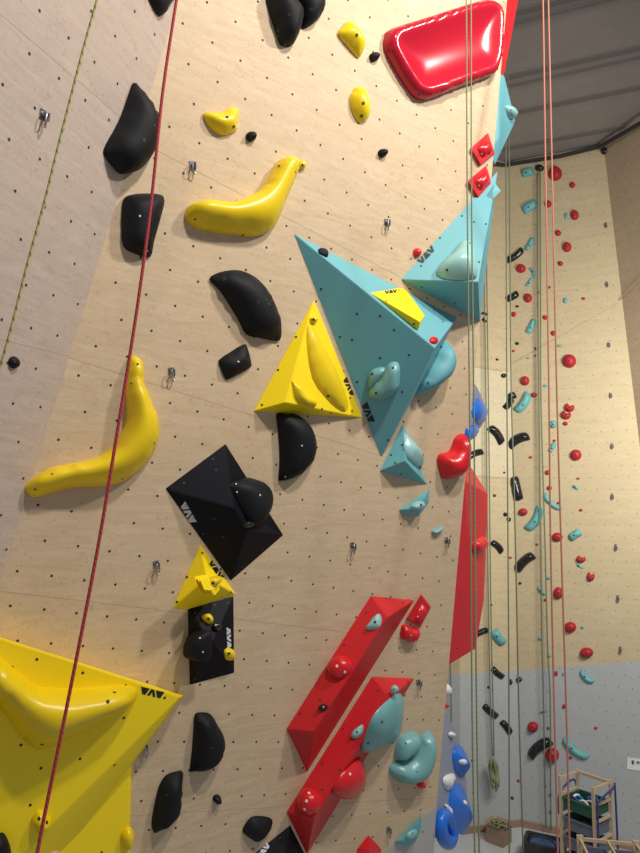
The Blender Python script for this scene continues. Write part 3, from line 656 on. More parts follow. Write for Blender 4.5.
hold(MAIN, c13([(422, 150), (430, 143), (455, 150), (476, 157), (473, 178), (457, 198), (435, 194), (418, 184)]), .08, REDH, 'rounded red hold just below the red framed square hold', bolts=c13([(436, 160), (452, 177)]), bmat=TAG, br=.005)
hold(MAIN, c13([(400, 570), (402, 540), (415, 508), (440, 490), (468, 487), (476, 500), (470, 525), (452, 548), (425, 570), (408, 576)]), .12, CYH, 'smaller upper left lobe of the teal double-lobed hold right of the red bars', bolts=c13([(435, 523)]), br=.007)
hold(MAIN, [(390.5, 773), (392, 766), (400, 761), (408, 758), (415, 750), (422, 737), (428, 732), (432, 733), (433, 745), (430, 762), (423, 775), (412, 782), (398, 781.5)], .16, CYH, 'larger curved lobe of the teal double-lobed hold right of the red bars', bolts=[(417, 772)], br=.006)
_, P = volume(MAIN, [(394.5, 842, 0), (421.5, 815, 0), (421, 829, 0), (416, 841, 0), (405, 847, 0), (400, 841, .05), (418, 822, .05), (417, 832, .05), (410, 842, .05)], CYV, 'turquoise tray-shaped hold at the bottom right corner of the wall', bevel=.004)
hold(Pl3(P[5], P[6], P[7]), ellipse(411.5, 834.5, 7, 3.6, -38), .035, CYH, 'teal insert on the tray-shaped hold at the bottom right corner', bolts=[(412, 833)], br=.006)
_, P = volume(MAIN, [(368.5, 834.5, 0), (382, 849, 0), (380, 870, 0), (362, 872, 0), (356, 850, 0), (368, 852, .08)], REDH, 'red diamond-shaped hold cut off by the bottom edge of the picture', bevel=.01)
# ------------------------------------------------------------- bolt hangers with a ring
def hanger(pl, x, y, label, s=1.0, ang=0):
    p = pl.hit(x, y); n = pl.n; u = V((0, 0, 1)) - n * n.z; u.normalize(); r = n.cross(u)
    u2 = u * math.cos(ang) + r * math.sin(ang); r2 = n.cross(u2)
    root = empty('bolt_hanger', p, label, 'bolt hanger', 'steel bolt hangers on the climbing walls')
    bm = bmesh.new(); quadbox(bm, p + u2 * .022 * s + n * .003, p - u2 * .022 * s + n * .003, .034 * s, .005, r2)
    quadbox(bm, p - r2 * .012 * s + u2 * .012 * s + n * .02 * s, p - r2 * .012 * s - u2 * .03 * s + n * .02 * s, .005, .036 * s, r2)
    mk('plate', bm, STEEL, root, False)
    bm = bmesh.new(); disc(bm, p + n * .005, n, .010 * s, 0, 6, .01); mk('bolt', bm, STEEL, root, False)
    bm = bmesh.new(); c = p - u2 * .028 * s + n * .03 * s
    pts = [c + u2 * (.034 * s * math.cos(t)) + (r2 * .35 + n * .3) * (.032 * s * math.sin(t) * (1 - .35 * math.cos(t))) for t in [2 * math.pi * i / 10 for i in range(10)]]
    tube(bm, pts, .0048 * s, 8, 3, True); mk('ring', bm, STEEL, root)
for pl_, x, y, l in ((LEFT, 42, 114, 'steel hanger on the shaded left panel near the yellow rope'), (MAIN, 192, 165, 'steel hanger between the upper black holds and the top yellow boomerang'), (MAIN, 171, 371, 'steel hanger right of the lower yellow boomerang'),
        (MAIN, 386, 222, 'steel hanger above the turquoise volumes'), (MAIN, 156, 564, 'steel hanger left of the small yellow triangular volume'), (MAIN, 352, 545, 'steel hanger in open plywood above the red bars'),
        (MAIN, 144.5, 746, 'steel hanger beside the tip of the huge yellow volume'), (MAIN, 446, 540, 'steel hanger near the right edge beside the tall red volume'), (MAIN, 418, 682, 'steel hanger to the right of the lower red bar'), (MAIN, 388, 829, 'steel hanger at the bottom right near the tray-shaped hold')):
    hanger(pl_, x, y, l, 1.05, .2)
# ------------------------------------------------------------- things on the hidden side of the main wall that stick out past its edge
away = MAIN.n * -.9
def M(x, y, o): return (x, y, o)
def sidevol(verts, mat, label, depth=.5, dots=(), bevel=.006):
    bm, P = hull(MAIN, verts, bevel, MAIN.n * -depth); nuts(bm, dots)
    root = empty('climbing_volume', sum(P, V((0, 0, 0))) / len(P), label, 'climbing volume'); mk('panels', bm, [mat, HOLE], root, 25); return root, P
sidevol([(450, 463, -1.0), (466, 459, -1.0), (488, 494, -.62), (463.8, 480.5, -.30), (452, 480, -.36), (487.5, 512, -.62), (484, 600, -.62), (478, 606, -.5), (475.5, 649, -.5), (447.5, 666, -.36), (440, 640, -.4)], REDV, 'tall red volume sticking out past the right edge of the wall', .5, dots=[(457, 648), (470, 560), (460, 600)])
RSP = Pl3(MAIN.hit(463.8, 480.5, -.36), MAIN.hit(487, 512, -.62), MAIN.hit(450, 650, -.36))
hold(RSP, [(468, 541), (474, 537), (483, 536), (484.5, 542), (480, 550), (474, 554), (468, 551)], .12, REDH, 'red hold on the tall red volume behind the green ropes', bolts=[(477, 540)], br=.006)
sidevol([(500, -20, -.40), (521, -20, -.5), (518.5, 0, -.5), (504.5, 74, -.42), (499, 78, -.40)], REDG if False else REDV, 'narrow red volume along the top right edge of the wall', .4)
sidevol([(498, 74, -.40), (504.2, 75, -.40), (515.5, 121, -.55), (495, 165, -.42), (488, 150, -.40), (499, 138, -.36)], CYV, 'turquoise volume sticking out past the right edge near the top', .4)
TP = Pl3(MAIN.hit(504.2, 75, -.40), MAIN.hit(515.5, 121, -.55), MAIN.hit(499, 138, -.36))
hold(TP, [(506, 107), (509, 105), (513, 109), (515, 115), (513, 119), (509, 117)], .07, MINT, 'pale mint hold on the turquoise volume near the top right edge', bolts=[(511, 110), (512, 115)], br=.006)
# plane of the side face: lilac discs with blue holds
def side(px, py, off, vx):
    o = MAIN.hit(px, py, off); d = hz(vx); return Pl(o, V((0, 0, 1)).cross(d), d)
S1 = side(436, 790, -.36, 640)
def rings(t): return .8 * t + .2 * (int(t * 4) / 4)
def stepped(t):
    return min(1, .12 + .88 * t) if t > .04 else 0
hold(S1, [(441, 712), (448, 716), (455, 728), (461, 745), (466, 772), (468.5, 798), (467, 818), (462, 832), (452, 838), (435, 837), (437, 810), (442, 760), (444.5, 722)], .12, LIL, 'large lilac-grey rounded volume low on the right side of the wall', name='climbing_volume', cat='climbing volume', round_=2, rim=.9, cells=16, tr=.12)
S1b = Pl(S1.o + S1.n * .12, S1.n, S1.e1)
hold(S1b, ellipse(460.5, 761, 6.8, 16, -8, 16), .10, BLU, 'upper pointed blue disc hold on the lilac-grey volume', prof=rings, rim=.1, smooth_it=0, cells=20)
hold(S1b, ellipse(460, 809, 9.5, 26, -6, 16), .12, BLU, 'larger pointed blue disc hold below the upper blue disc', prof=rings, rim=.1, smooth_it=0, cells=20)
for x, y, l in ((464.3, 762, 'white knob in the middle of the upper pointed blue disc'), (464.5, 803, 'white knob in the middle of the larger pointed blue disc')):
    hold(Pl(S1.o + S1.n * .2, S1.n, S1.e1), ellipse(x, y, 1.7, 3), .03, WHT, l, back=.05, round_=2)
def torus_p(t): return math.sin(min(1, t / .75) * math.pi * .8) ** .6 if t < .9 else .5
bm = bmesh.new(); tube(bm, [S1b.hit(x, y, .03) for x, y in ellipse(446, 829, 5.2, 13.5, -10, 12)], .065, 12, 2, True); tag(mk('climbing_hold', bm, BLU, None, 'all'), 'blue ring-shaped hold at the bottom of the lilac-grey volume', 'climbing hold')
for q, l in ((ellipse(451.5, 734.5, 2.6, 2.8), 'small white hold at the top of the lilac-grey volume'), ([(443.5, 778), (449, 774), (454.5, 774), (454, 781), (451, 784), (451, 789), (447, 790), (444, 785)], 'white S-shaped hold between the two blue disc holds'),
             ([(444.5, 805), (448, 805), (451, 811), (450, 816), (446, 817), (444, 814), (447, 811)], 'white hook-shaped hold above the blue ring-shaped hold')):
    hold(S1b, q, .05, WHT, l, round_=2)
S0 = side(440, 700, -.33, 640)
hold(S0, ellipse(446.5, 690, 3.2, 6.5), .05, WHT, 'white round hold peeking out just below the tall red volume')
hold(S0, ellipse(443.8, 705, 2.2, 3.5), .06, REDH, 'tiny red hold peeking out above the lilac-grey volume')
S2 = side(468, 420, -.36, 640)
hold(S2, [(474.5, 383), (480, 391), (484, 400), (486, 411), (484, 423), (478, 432), (470.5, 441), (469.5, 430), (471, 395)], .10, LIL, 'lilac-grey volume at the right edge above the large red saddle hold', name='climbing_volume', cat='climbing volume', rim=.9, round_=2, tr=.10)
S2b = Pl(S2.o + S2.n * .09, S2.n, S2.e1)
hold(S2b, ellipse(478.5, 411.5, 7, 13.5, -4, 16), .07, BLU, 'glossy blue dome hold on the lilac-grey volume at the right edge', p=1.8)
hold(S2b, [(466, 428), (473, 424), (479, 427), (478, 432), (471, 440), (466, 441)], .06, BLU, 'dark blue wedge hold under the glossy blue dome', round_=1)
# ------------------------------------------------------------- holds on the far walls
FAR = []
def sausage(x0, y0, x1, y1, w, bend):
    a, b = V((x0, y0)), V((x1, y1)); d = b - a; L = d.length; d /= L; n = V((-d.y, d.x)); t_, bt = [], []
    for i in range(6):
        t = i / 5; c = a + d * (L * t) + n * (bend * .7 * L * 4 * t * (1 - t)); ww = w * 1.1 / 2 * (.85 if i in (0, 5) else 1.08)
        t_.append(c + n * ww); bt.append(c - n * ww)
    return [tuple(q) for q in t_ + bt[::-1]]
def fh(pl_, kind, col, *a): FAR.append((pl_, kind, col, a))
B_, A_, C_ = FB, FA, FC
# round ones: x, y, rx, ry
for x, y, rx, ry in ((555, 173.5, 7, 7.2), (572.3, 185, 3, 3), (548, 204, 3.6, 3.6), (574.5, 215, 4.4, 5), (558, 233, 3.2, 2.9), (566.8, 247, 4.7, 5), (560.3, 263.5, 2.7, 2.5), (520.8, 268.5, 5, 4.4),
    (527.8, 298, 4.3, 4.6), (513.5, 314.3, 2.5, 2.6), (549.3, 287.3, 1.6, 1.4), (583.3, 298.5, 2.1, 1.3), (545, 317.5, 2.5, 2.3), (553.2, 333.2, 2.5, 2.6), (513.3, 351, 1.5, 1.3), (535, 355.8, 1.3, 1.1),
    (569.2, 361, 7, 6.8), (524.8, 380.8, 4.6, 4.7), (534, 395, 3.2, 2.5), (569.3, 407.5, 5.2, 4.6), (565.8, 415, 5.2, 4.6), (565.3, 423.6, 2.6, 2.2), (554.2, 440.7, 1.6, 1.3), (530.6, 457.4, 1.8, 1.3), (575.8, 455, 5.8, 5.6),
    (547.3, 472.5, 2.4, 2.6), (549.4, 488, 2.6, 2.4), (558.2, 503, 1.5, 1.4), (578, 478.6, 1.7, 1.1), (580.8, 510.2, 1.9, 1.4), (523, 512, 4.6, 3.8), (557.3, 537, 5.5, 4.6), (536.7, 544.6, 1.5, 1.3),
    (510.3, 557.7, 1.5, 1.3), (581, 559, 4.8, 3.8), (590.7, 576.4, 4, 4.8), (558.3, 593, 5, 6), (545.2, 599.8, 1.6, 1.3), (570.2, 627.2, 6.1, 5.4), (586.5, 652.7, 6.8, 5.2), (556, 673.4, 1.9, 2.6),
    (532.8, 727, 5.4, 5.4), (564, 706.3, 1.8, 2.3), (548.3, 728.3, 1.6, 1.4), (552, 755.2, 7, 7.3), (570.6, 757.7, 1.7, 1.4), (595.8, 728, 1.9, 1.3), (518.3, 780.8, 1.6, 1.4)):
    fh(FA if x < 504 else FB, 'disc', 'red', x, y, rx, ry)
for x, y, rx, ry in ((565.3, 300.6, 2.4, 2.8), (559.6, 345.8, 2.8, 1.3), (528, 358.3, 2.1, 1.1), (545.3, 385.8, 2.3, 1.3), (553.2, 424.3, 3.6, 4), (544, 467, 1, 1), (548.8, 578, 2.1, 1.6), (540.4, 638.4, 2.4, 1.9), (549.3, 655.5, 2, 2), (582.4, 627.2, 1.7, 1.6), (563.5, 674, 1.2, 1.8), (566, 216, 1.8, 3.6)):
    fh(FB, 'disc', 'turquoise', x, y, rx, ry)
for x, y, rx, ry in ((604.5, 151, 4, 3.6), (539.5, 168, 4.8, 3.4), (517.2, 306.3, 1.8, 1.2), (517, 343.4, 2.1, 1.6), (497, 359.5, 1.5, 1.2), (503.7, 375.6, 2.8, 2.3), (494.5, 495.6, 1.6, 1.5), (505.3, 514.5, 2.1, 2.2), (508.8, 519.5, 2.3, 2.2), (520, 583.3, 1.6, 1.4), (504.3, 472.6, 1.2, 1.1),
    (510.5, 682, 2, 3), (519, 679.6, 3.3, 2.6), (488.4, 687.4, 1.3, 1.3), (550.4, 795.2, 1.4, 1.5), (550.6, 812.2, 1.4, 1.6), (545.3, 786.3, 1.1, 1.4), (512.2, 798, 1.6, 1.6), (472.6, 760.8, 1.3, 1.6), (491.3, 605, 1.2, 1.2), (538.2, 292.6, 1.2, 1.4), (535, 348.5, 1.2, 1.4)):
    fh(FA if x < (505 if y < 500 else 516) else FB, 'disc', 'black', x, y, rx, ry)
for a in ((521.5, 173.5, 533, 170.5, 7, .05), (523, 211, 537, 203, 8, -.06), (526, 250, 533, 238, 4.6, .05), (530, 268, 534.5, 277, 3, -.1), (526.5, 286, 531.5, 278.5, 3, .05), (527.5, 333, 534, 319.5, 5.2, .08),
    (516, 411, 528, 393, 7.6, .16), (549.5, 452, 555, 443, 4, .0), (527, 529.5, 540, 507, 8, .16), (544.5, 494, 561, 509, 4.6, .16), (570, 538.5, 580.5, 531.5, 7, -.05), (572.5, 485.5, 578, 489, 2.6, 0), (576, 563, 583.5, 568, 1.8, .15),
    (538, 587, 545.5, 594.5, 3.2, .12), (580.5, 671, 593.5, 682, 5, .18), (564, 738, 588, 757.5, 6.4, .16), (539, 713, 547, 711, 1.8, 0)):
    fh(FB, 'sausage', 'turquoise', *a)
fh(FA, 'sausage', 'turquoise', 494, 630.5, 503.5, 643.5, 8, .1)
for a in ((505.5, 261, 522.5, 249, 5.6, .1), (503.5, 300, 518, 293, 5.6, .08), (505, 400, 515.5, 394.5, 6, -.1), (504.5, 408.5, 512, 398, 5.5, .1), (508, 447, 528.5, 436, 8, -.16), (517, 570, 533.5, 555, 8, -.12), (513.5, 477, 519, 500, 8, .0),
    (501.5, 721.5, 510.5, 733.5, 5.6, -.08), (530, 757, 551, 741, 9, -.16)):
    fh(FB, 'sausage', 'black', *a)
for a in ((481.5, 313, 488, 315, 2.2, -.1), (482.5, 318.5, 486.5, 322, 2.6, .1), (489.5, 427, 502, 443.5, 6.8, -.14), (468, 457.5, 483, 451.5, 5.6, -.1), (491.5, 542, 502, 552.5, 5.6, -.14), (477, 634.5, 488.5, 630, 5, -.1), (492.5, 668, 503.5, 677.5, 5.2, .08), (484, 705.5, 497.5, 717, 5.6, .05)):
    fh(FA, 'sausage', 'black', *a)
fh(FA, 'disc', 'dark', 494.5, 240, 1.5, 3)
def side_of(f):
    a = f[3]; x, y = (a[0], a[1]) if f[1] == 'disc' else ((a[0] + a[2]) / 2, (a[1] + a[3]) / 2)
    return FA if x < 503 + (y - 165) * .0262 else FB
FAR = [(side_of(f),) + f[1:] for f in FAR if f[2] != 'dark']
MC = {'red': REDF, 'turquoise': CYF, 'black': BLKG}
ORD = ['topmost', 'second', 'third', 'fourth', 'fifth', 'sixth', 'seventh', 'eighth', 'ninth', 'tenth', 'eleventh', 'twelfth', 'thirteenth', 'fourteenth', 'fifteenth', 'sixteenth', 'seventeenth', 'eighteenth', 'nineteenth', 'twentieth', 'twenty-first', 'twenty-second', 'twenty-third', 'twenty-fourth', 'twenty-fifth', 'twenty-sixth', 'twenty-seventh', 'twenty-eighth', 'twenty-ninth', 'thirtieth']
buck = {}
for f in FAR:
    pl_, kind, col, a = f
    side_ = 'left-hand' if pl_ is FA else 'right-hand'
    if kind == 'disc': k = (col, 'tiny' if max(a[2], a[3]) < 3 else 'large round', side_)
    else: k = (col, 'curved' if abs(a[5]) > .03 else 'straight bar-shaped', side_)
    buck.setdefault(k, []).append(f)
for (col, kind, side_), fl in buck.items():
    fl.sort(key=lambda f: f[3][1] if f[1] == 'disc' else (f[3][1] + f[3][3]) / 2)
    grp = '%s %s holds on the %s far wall' % (kind, col, side_)
    for i, (pl_, kd, c_, a) in enumerate(fl):
        if kd == 'disc':
            px = ellipse(a[0], a[1], a[2], a[3], 0, 10)
            if col == 'red' and (round(a[0]), round(a[1])) in ((569, 408), (566, 415), (581, 559), (591, 576)): px = px[:8] + [((px[8][0] + a[0] * 2) / 3, (px[8][1] + a[1] * 2) / 3)] + px[9:]
            H = .022 * (a[2] + a[3]) * .42; kw = dict(round_=2, cells=7 if a[2] < 3 else 10, p=2.2)
        else:
            px = sausage(*a); H = .02 * a[4] * .6; kw = dict(round_=2, cells=11, p=2)
        l = ('only ' if len(fl) == 1 else ORD[i] + (' ' if i == 0 else ' from the top ')) + 'of the ' + grp if len(fl) > 1 else 'the one ' + grp.replace('holds', 'hold')
        if i == len(fl) - 1 and len(fl) > 2: l = 'lowest of the ' + grp
        bm = blobmesh(pl_, px, H, smooth_it=2, **kw)
        if kd == 'disc' and a[2] < 3.4:
            tag(mk('climbing_hold', bm, MC[col], None, 60, base=pl_.hit(a[0], a[1])), l, 'climbing hold', grp)
        else:
            tr = bvh_of(bm); cx = a[0] if kd == 'disc' else (px[2][0] + px[9][0]) / 2; cy = a[1] if kd == 'disc' else (px[2][1] + px[9][1]) / 2
            root = empty('climbing_hold', pl_.hit(cx, cy), l, 'climbing hold', grp); mk('body', bm, MC[col], root, 60)
            s = surf(tr, cx, cy)
            if s: bb = bmesh.new(); disc(bb, s[0], s[1], .016, 0, 8, .003); mk('bolt_hole', bb, HOLE, root, False)
fhl = [(607, 283.5), (609, 343.5), (611, 394), (612.3, 444.5), (612.5, 495), (616, 545.8), (618, 597), (620.3, 648.3), (606, 224.5)]
fhl.sort(key=lambda q: q[1])
for i, (x, y) in enumerate(fhl):
    p = FB.hit(x, y); root = empty('bolt_hanger', p, (ORD[i] + ('' if i == 0 else ' from the top') if i < len(fhl) - 1 else 'lowest') + ' of the hangers in the column on the far wall', 'bolt hanger', 'hangers in a column on the far wall')
    bm = bmesh.new(); quadbox(bm, p + V((0, 0, .03)) + FB.n * .01, p - V((0, 0, .03)) + FB.n * .01, .035, .02, FB.e1); mk('plate', bm, STEEL, root, False)
    bm = bmesh.new(); c = p - V((0, 0, .035)) + FB.n * .03
    tube(bm, [c + V((0, 0, .035 * math.cos(t))) + (FB.e1 * .6 + FB.n * .4) * .022 * math.sin(t) for t in [2 * math.pi * j / 8 for j in range(8)]], .01, 6, 2, True); mk('ring', bm, STEEL, root)
# ------------------------------------------------------------- ropes
def yplane(y_):                              # upright plane facing the camera at forward distance y_
    return Pl(V((0, y_, 0)), V((0, -1, 0)))
def rope(pts, dist, r, mat, label, group=None, pl_=None, k=8):
    P = [(pl_ or yplane(dist)).hit(*q) for q in pts]
    if pts[-1][1] > 840 or dist == 2.0:
        q = P[-1] + (P[-1] - P[-2]).normalized() * .5; P += [q, V((q.x, q.y, q.z - .5)), V((q.x, q.y, .52)), V((q.x, q.y, .02))]
    bm = bmesh.new(); tube(bm, P, r, k, 4)
    return tag(mk('climbing_rope', bm, mat, None, 'all', base=P[-1]), label, 'rope', group)
rope([(104, -30), (97, 0), (86, 39), (75, 81), (58, 147), (45, 200), (28, 262), (12, 325), (0, 368), (-16, 425), (-30, 480)], 2.0, .0042, R_YEL, 'yellow-green rope with dark flecks hanging at the far left')
rope([(183, -40), (176.5, 0), (162.5, 94), (151.5, 200), (137.5, 306), (117, 434), (97.5, 550), (67, 706), (44, 818), (36, 860), (30, 890)], 2.45, .0067, R_RED, 'dark red rope running down the left half of the wall in front of the holds')
ex = 3.4
rope([(465.5, -30), (466.3, 0), (467.3, 200), (469.5, 400), (471, 580), (472.5, 740), (475, 860), (475.5, 890)], ex, .0042, R_GRN, 'left strand of the nearest green rope pair', 'green rope strands')
rope([(470.5, -30), (471, 0), (471.6, 200), (473.8, 400), (475.3, 580), (477, 740), (479.5, 860), (480, 890)], ex, .0042, R_GRN, 'right strand of the nearest green rope pair', 'green rope strands')
rope([(504, -10), (505, 60), (506, 180), (506.5, 300), (507, 400), (508, 540), (509, 700), (509.3, 845), (509.3, 860)], 8.2, .009, R_DGR, 'left strand of the second green rope pair, beside the right edge of the wall', 'green rope strands')
rope([(506, -10), (507.5, 60), (509.5, 180), (510.5, 300), (511.5, 400), (515.5, 540), (518.7, 700), (523, 845), (523.3, 860)], 8.2, .009, R_DGR, 'right strand of the second green rope pair, beside the right edge of the wall', 'green rope strands')
rope([(542, -30), (543, 0), (546, 200), (549, 400), (550.5, 540), (554, 700), (555.5, 760), (558, 860), (558.5, 880)], 4.7, .0065, R_ORG, 'left strand of the orange-pink rope pair', 'orange rope strands')
rope([(547.2, -30), (548.3, 0), (552.7, 200), (557, 400), (561, 540), (566, 700), (567.5, 760), (570, 860), (570.5, 880)], 4.7, .0065, R_ORG, 'right strand of the orange-pink rope pair', 'orange rope strands')
fb = Pl(FB.o + FB.n * .12, FB.n, FB.e1); fa = Pl(FA.o + FA.n * .12, FA.n, FA.e1)
rope([(537.5, 170), (538, 300), (539, 400), (540.7, 540), (542, 640), (543.5, 700), (545, 790), (545.8, 812), (546, 828)], 0, .011, R_DGR, 'left thin dark rope hanging close to the far wall', 'thin dark ropes by the far wall', fb, 6)
rope([(540, 170), (540.6, 300), (541, 400), (545, 540), (547.5, 640), (550.3, 700), (550.6, 780), (551, 830)], 0, .011, R_DGR, 'right thin dark rope hanging close to the far wall', 'thin dark ropes by the far wall', fb, 6)
rope([(483, 160), (484, 260), (486, 400), (487.5, 540), (489, 640), (490.3, 700), (492.3, 756)], 0, .010, R_DGR, 'left strand of the rope that ends in the hanging coil', 'strands above the hanging coil', fa, 6)
rope([(485, 160), (486.5, 260), (488.5, 400), (490, 540), (491.5, 640), (493, 700), (494, 756)], 0, .010, R_DGR, 'right strand of the rope that ends in the hanging coil', 'strands above the hanging coil', fa, 6)
fd = Pl(FD.o + FD.n * .1, FD.n, FD.e1)
rope([(449.5, 640), (451, 690), (451.5, 740), (452, 800)], 0, .010, R_DGR, 'thin dark rope on the narrow grey wall beside the lilac-grey volume', None, fd, 6)
# hank
fk = Pl(FA.o + FA.n * .22, FA.n, FA.e1)
bm = bmesh.new()
for i in range(7):
    x0 = 489.2 + i * 1.15; top = 757 + random.uniform(-1, 2); bot = 788 + random.uniform(-6, 5)
    for j in range(1):
        pts = [fk.hit(492.5 + random.uniform(-.6, .6), top, .02 * (i % 3)), fk.hit(x0 - .3, top + 8, .05 * (i % 3)), fk.hit(x0 + .8, (top + bot) / 2 + 3, .04 * (i % 2)), fk.hit(x0 + 1.6, bot - 3, .03 * i % .1), fk.hit(x0 + 2.6, bot, .03), fk.hit(x0 + 3, bot - 6, .05), fk.hit(x0 + 2.2, (top + bot) / 2, .0), fk.hit(x0 + 1.0, top + 7, .02), fk.hit(493.5, top, .02)]
        tube(bm, pts, .014, 6, 4)
tag(mk('rope_coil', bm, R_GRN, None, 'all'), 'green rope gathered into a long hank hanging on the far grey wall', 'rope coil')
# ------------------------------------------------------------- objects on the floor
def obox(bm, c, ex_, ey_, h, t, mi=0, floor_=True):   # open box: base centre c, half-extent vectors ex_, ey_
    z = V((0, 0, 1)); a, b = ex_.normalized(), ey_.normalized()
    for s in (-1, 1):
        p = c + ex_ * s; quadbox(bm, p - ey_ + z * h / 2, p + ey_ + z * h / 2, t, h, a, mi)
        p = c + ey_ * s; quadbox(bm, p - ex_ + z * h / 2, p + ex_ + z * h / 2, t, h, b, mi)
    if floor_: quadbox(bm, c - ex_ + z * t, c + ex_ + z * t, ey_.length * 2, t, b, mi)
def flr(x, y): return hitz(x, y, 0)
cb = flr(499, 842); e_a = FA.e1.copy(); 
if e_a.dot(Rv) < 0: e_a = -e_a
e_b = V((0, 0, 1)).cross(e_a)
e_a2 = (e_a * math.cos(.5) + e_b * math.sin(.5)); e_b2 = V((0, 0, 1)).cross(e_a2)
root = empty('cardboard_box', cb, 'open brown cardboard box with rope in it on the grey floor', 'box')
bm = bmesh.new(); obox(bm, cb, e_a2 * .14, e_b2 * .14, .26, .012); mk('carton', bm, CARD, root, False)
bm = bmesh.new()
for s, aa, bb_ in ((1, e_a2, e_b2), (-1, e_a2, e_b2), (1, e_b2, e_a2), (-1, e_b2, e_a2)):
    p = cb + aa * (s * .145) + V((0, 0, .26)); quadbox(bm, p, p + aa * (s * .04) + V((0, 0, .03)), .25, .008, bb_)
mk('flaps', bm, CARD, root, False)
bm = bmesh.new()
for i in range(9):
    c = cb + V((random.uniform(-.07, .07), random.uniform(-.07, .07), .16 + .015 * i)); rr = random.uniform(.05, .1); ph = random.uniform(0, 6)
    tube(bm, [c + V((rr * math.cos(t + ph), rr * math.sin(t + ph), .02 * math.sin(2 * t))) for t in [2 * math.pi * j / 8 for j in range(8)]], .011, 6, 3, True)
tag(mk('rope_pile', bm, R_GRN, None, 'all'), 'tangled green rope lying in the cardboard box', 'rope')
# dark bag
cb = flr(545, 862); fbx = FB.e1.copy()
if fbx.dot(Rv) < 0: fbx = -fbx
fby = V((0, 0, 1)).cross(fbx)
root = empty('equipment_bag', cb, 'black open equipment bag with blue lining on the floor left of the rack', 'bag')
bm = bmesh.new(); obox(bm, cb, fbx * .27, fby * .20, .30, .05); mk('body', bm, DARK, root, 20)
bm = bmesh.new(); quadbox(bm, cb - fbx * .22 + V((0, 0, .24)), cb + fbx * .22 + V((0, 0, .24)), .28, .05, fby); mk('lining', bm, CRB, root, False)
bm = bmesh.new(); tube(bm, [cb - fbx * .2 - fby * .2 + V((0, 0, .3)), cb - fbx * .12 - fby * .24 + V((0, 0, .42)), cb + fbx * .12 - fby * .24 + V((0, 0, .42)), cb + fbx * .2 - fby * .2 + V((0, 0, .3))], .014, 6, 4)
mk('handle', bm, DARK, root)
cb = flr(500, 856)
bm = blobmesh(Pl(cb, V((0, 0, 1))), [(493, 862), (496, 856), (499, 853), (505, 853), (516, 857), (514, 863), (503, 866)], .1, round_=2, cells=9); tag(mk('leather_shoe', bm, BROWN, None, 60), 'brown shoe lying on the floor in front of the cardboard box', 'shoe')
# sign
root = empty('paper_sign', FB.hit(636, 764), 'white paper notice with black print on the far grey wall at the right edge', 'sign')
bm = bmesh.new(); pp = [FB.hit(*q, .01) for q in ((627.5, 757.5), (648, 760), (647, 772), (627, 769))]
solid(bm, pp, FB.n * -.008); bmesh.ops.recalc_face_normals(bm, faces=bm.faces); mk('sheet', bm, WHT, root, False)
bm = bmesh.new()
for (a, b) in (((632, 760.7), (632.2, 764)), ((632, 760.9), (634.3, 761.1)), ((632, 762.3), (634, 762.5)), ((632, 763.8), (634.3, 764)), ((637, 761.5), (637.2, 764)), ((637, 762), (639, 762.3)), ((639, 761.5), (639, 764.2))):
    quadbox(bm, FB.hit(*a, .012), FB.hit(*b, .012), .014, .003, FB.e2)
mk('print', bm, LOGK, root, False)
# crate racks
def rack(A, B, C, ztop, rails, label):
    """A left-front, B right-front, C left-back corner of the top"""
    Z = V((0, 0, 1)); X = (B - A).normalized(); Y = Z.cross(X); Y = Y if Y.dot(C - A) > 0 else -Y; C = A + Y * .42; D = B + (C - A)
    print('rack', (B - A).length, (C - A).length, (A - CAM).length)
    root = empty('crate_rack', V((A.x, A.y, 0)), label, 'rack')
    for p in (A, B, C, D):
        bm = bmesh.new(); quadbox(bm, V((p.x, p.y, 0)), p + Z * .03, .034, .034, X); mk('post', bm, PINE, root, False)
    for z in rails:
        for p, q in ((A, C), (B, D)):
            bm = bmesh.new(); dz = Z * (z - ztop); quadbox(bm, p + dz, q + dz, .02, .03, X); mk('rail', bm, PINE, root, False)
    bm = bmesh.new(); quadbox(bm, C, D, .03, .04, Y); mk('rail', bm, PINE, root, False)
    return root, X, Y, D, C
zt = 1.6
A = hitz(560, 778, zt); B = hitz(593, 789.5, zt); Cc = hitz(579.5, 766.5, zt)
rk, X, Y, D, Cc = rack(A, B, Cc, zt, (zt, zt - .2, zt - .4, zt - .63, zt - .85, zt - 1.07, zt - 1.29), 'tall pine rack of stacked crates on the floor at the lower right')
CRL = [('green crate of blue gear at the top of the tall rack', CRN, zt - .36), ('grey crate below the green crate in the tall rack', CRG, zt - .60), ('dark grey crate in the middle of the tall rack', CRG, zt - .83), ('blue-grey crate second from the bottom of the tall rack', CRB, zt - 1.06), ('grey crate at the bottom of the tall rack', CRG, zt - 1.28)]
w_, d_ = (B - A).length, (Cc - A).length
cen = (A + D) / 2
for l, mt, z in CRL:
    c = V((cen.x, cen.y, z)); root = empty('storage_crate', c, l, 'crate', 'crates in the tall rack')
    bm = bmesh.new(); obox(bm, c, X * (w_ / 2 - .035), Y * (d_ / 2 - .01), .14, .015); mk('tub', bm, mt, root, False)
    bm = bmesh.new()
    for s in (-1, 1):
        quadbox(bm, c + Y * (s * (d_ / 2)) - X * (w_ / 2 - .03) + V((0, 0, .135)), c + Y * (s * (d_ / 2)) + X * (w_ / 2 - .03) + V((0, 0, .135)), .03, .018, Y)
        quadbox(bm, c + X * (s * (w_ / 2 - .03)) - Y * (d_ / 2 - .01) + V((0, 0, .135)), c + X * (s * (w_ / 2 - .03)) + Y * (d_ / 2 - .01) + V((0, 0, .135)), .03, .018, X)
    mk('rim', bm, mt, root, False)
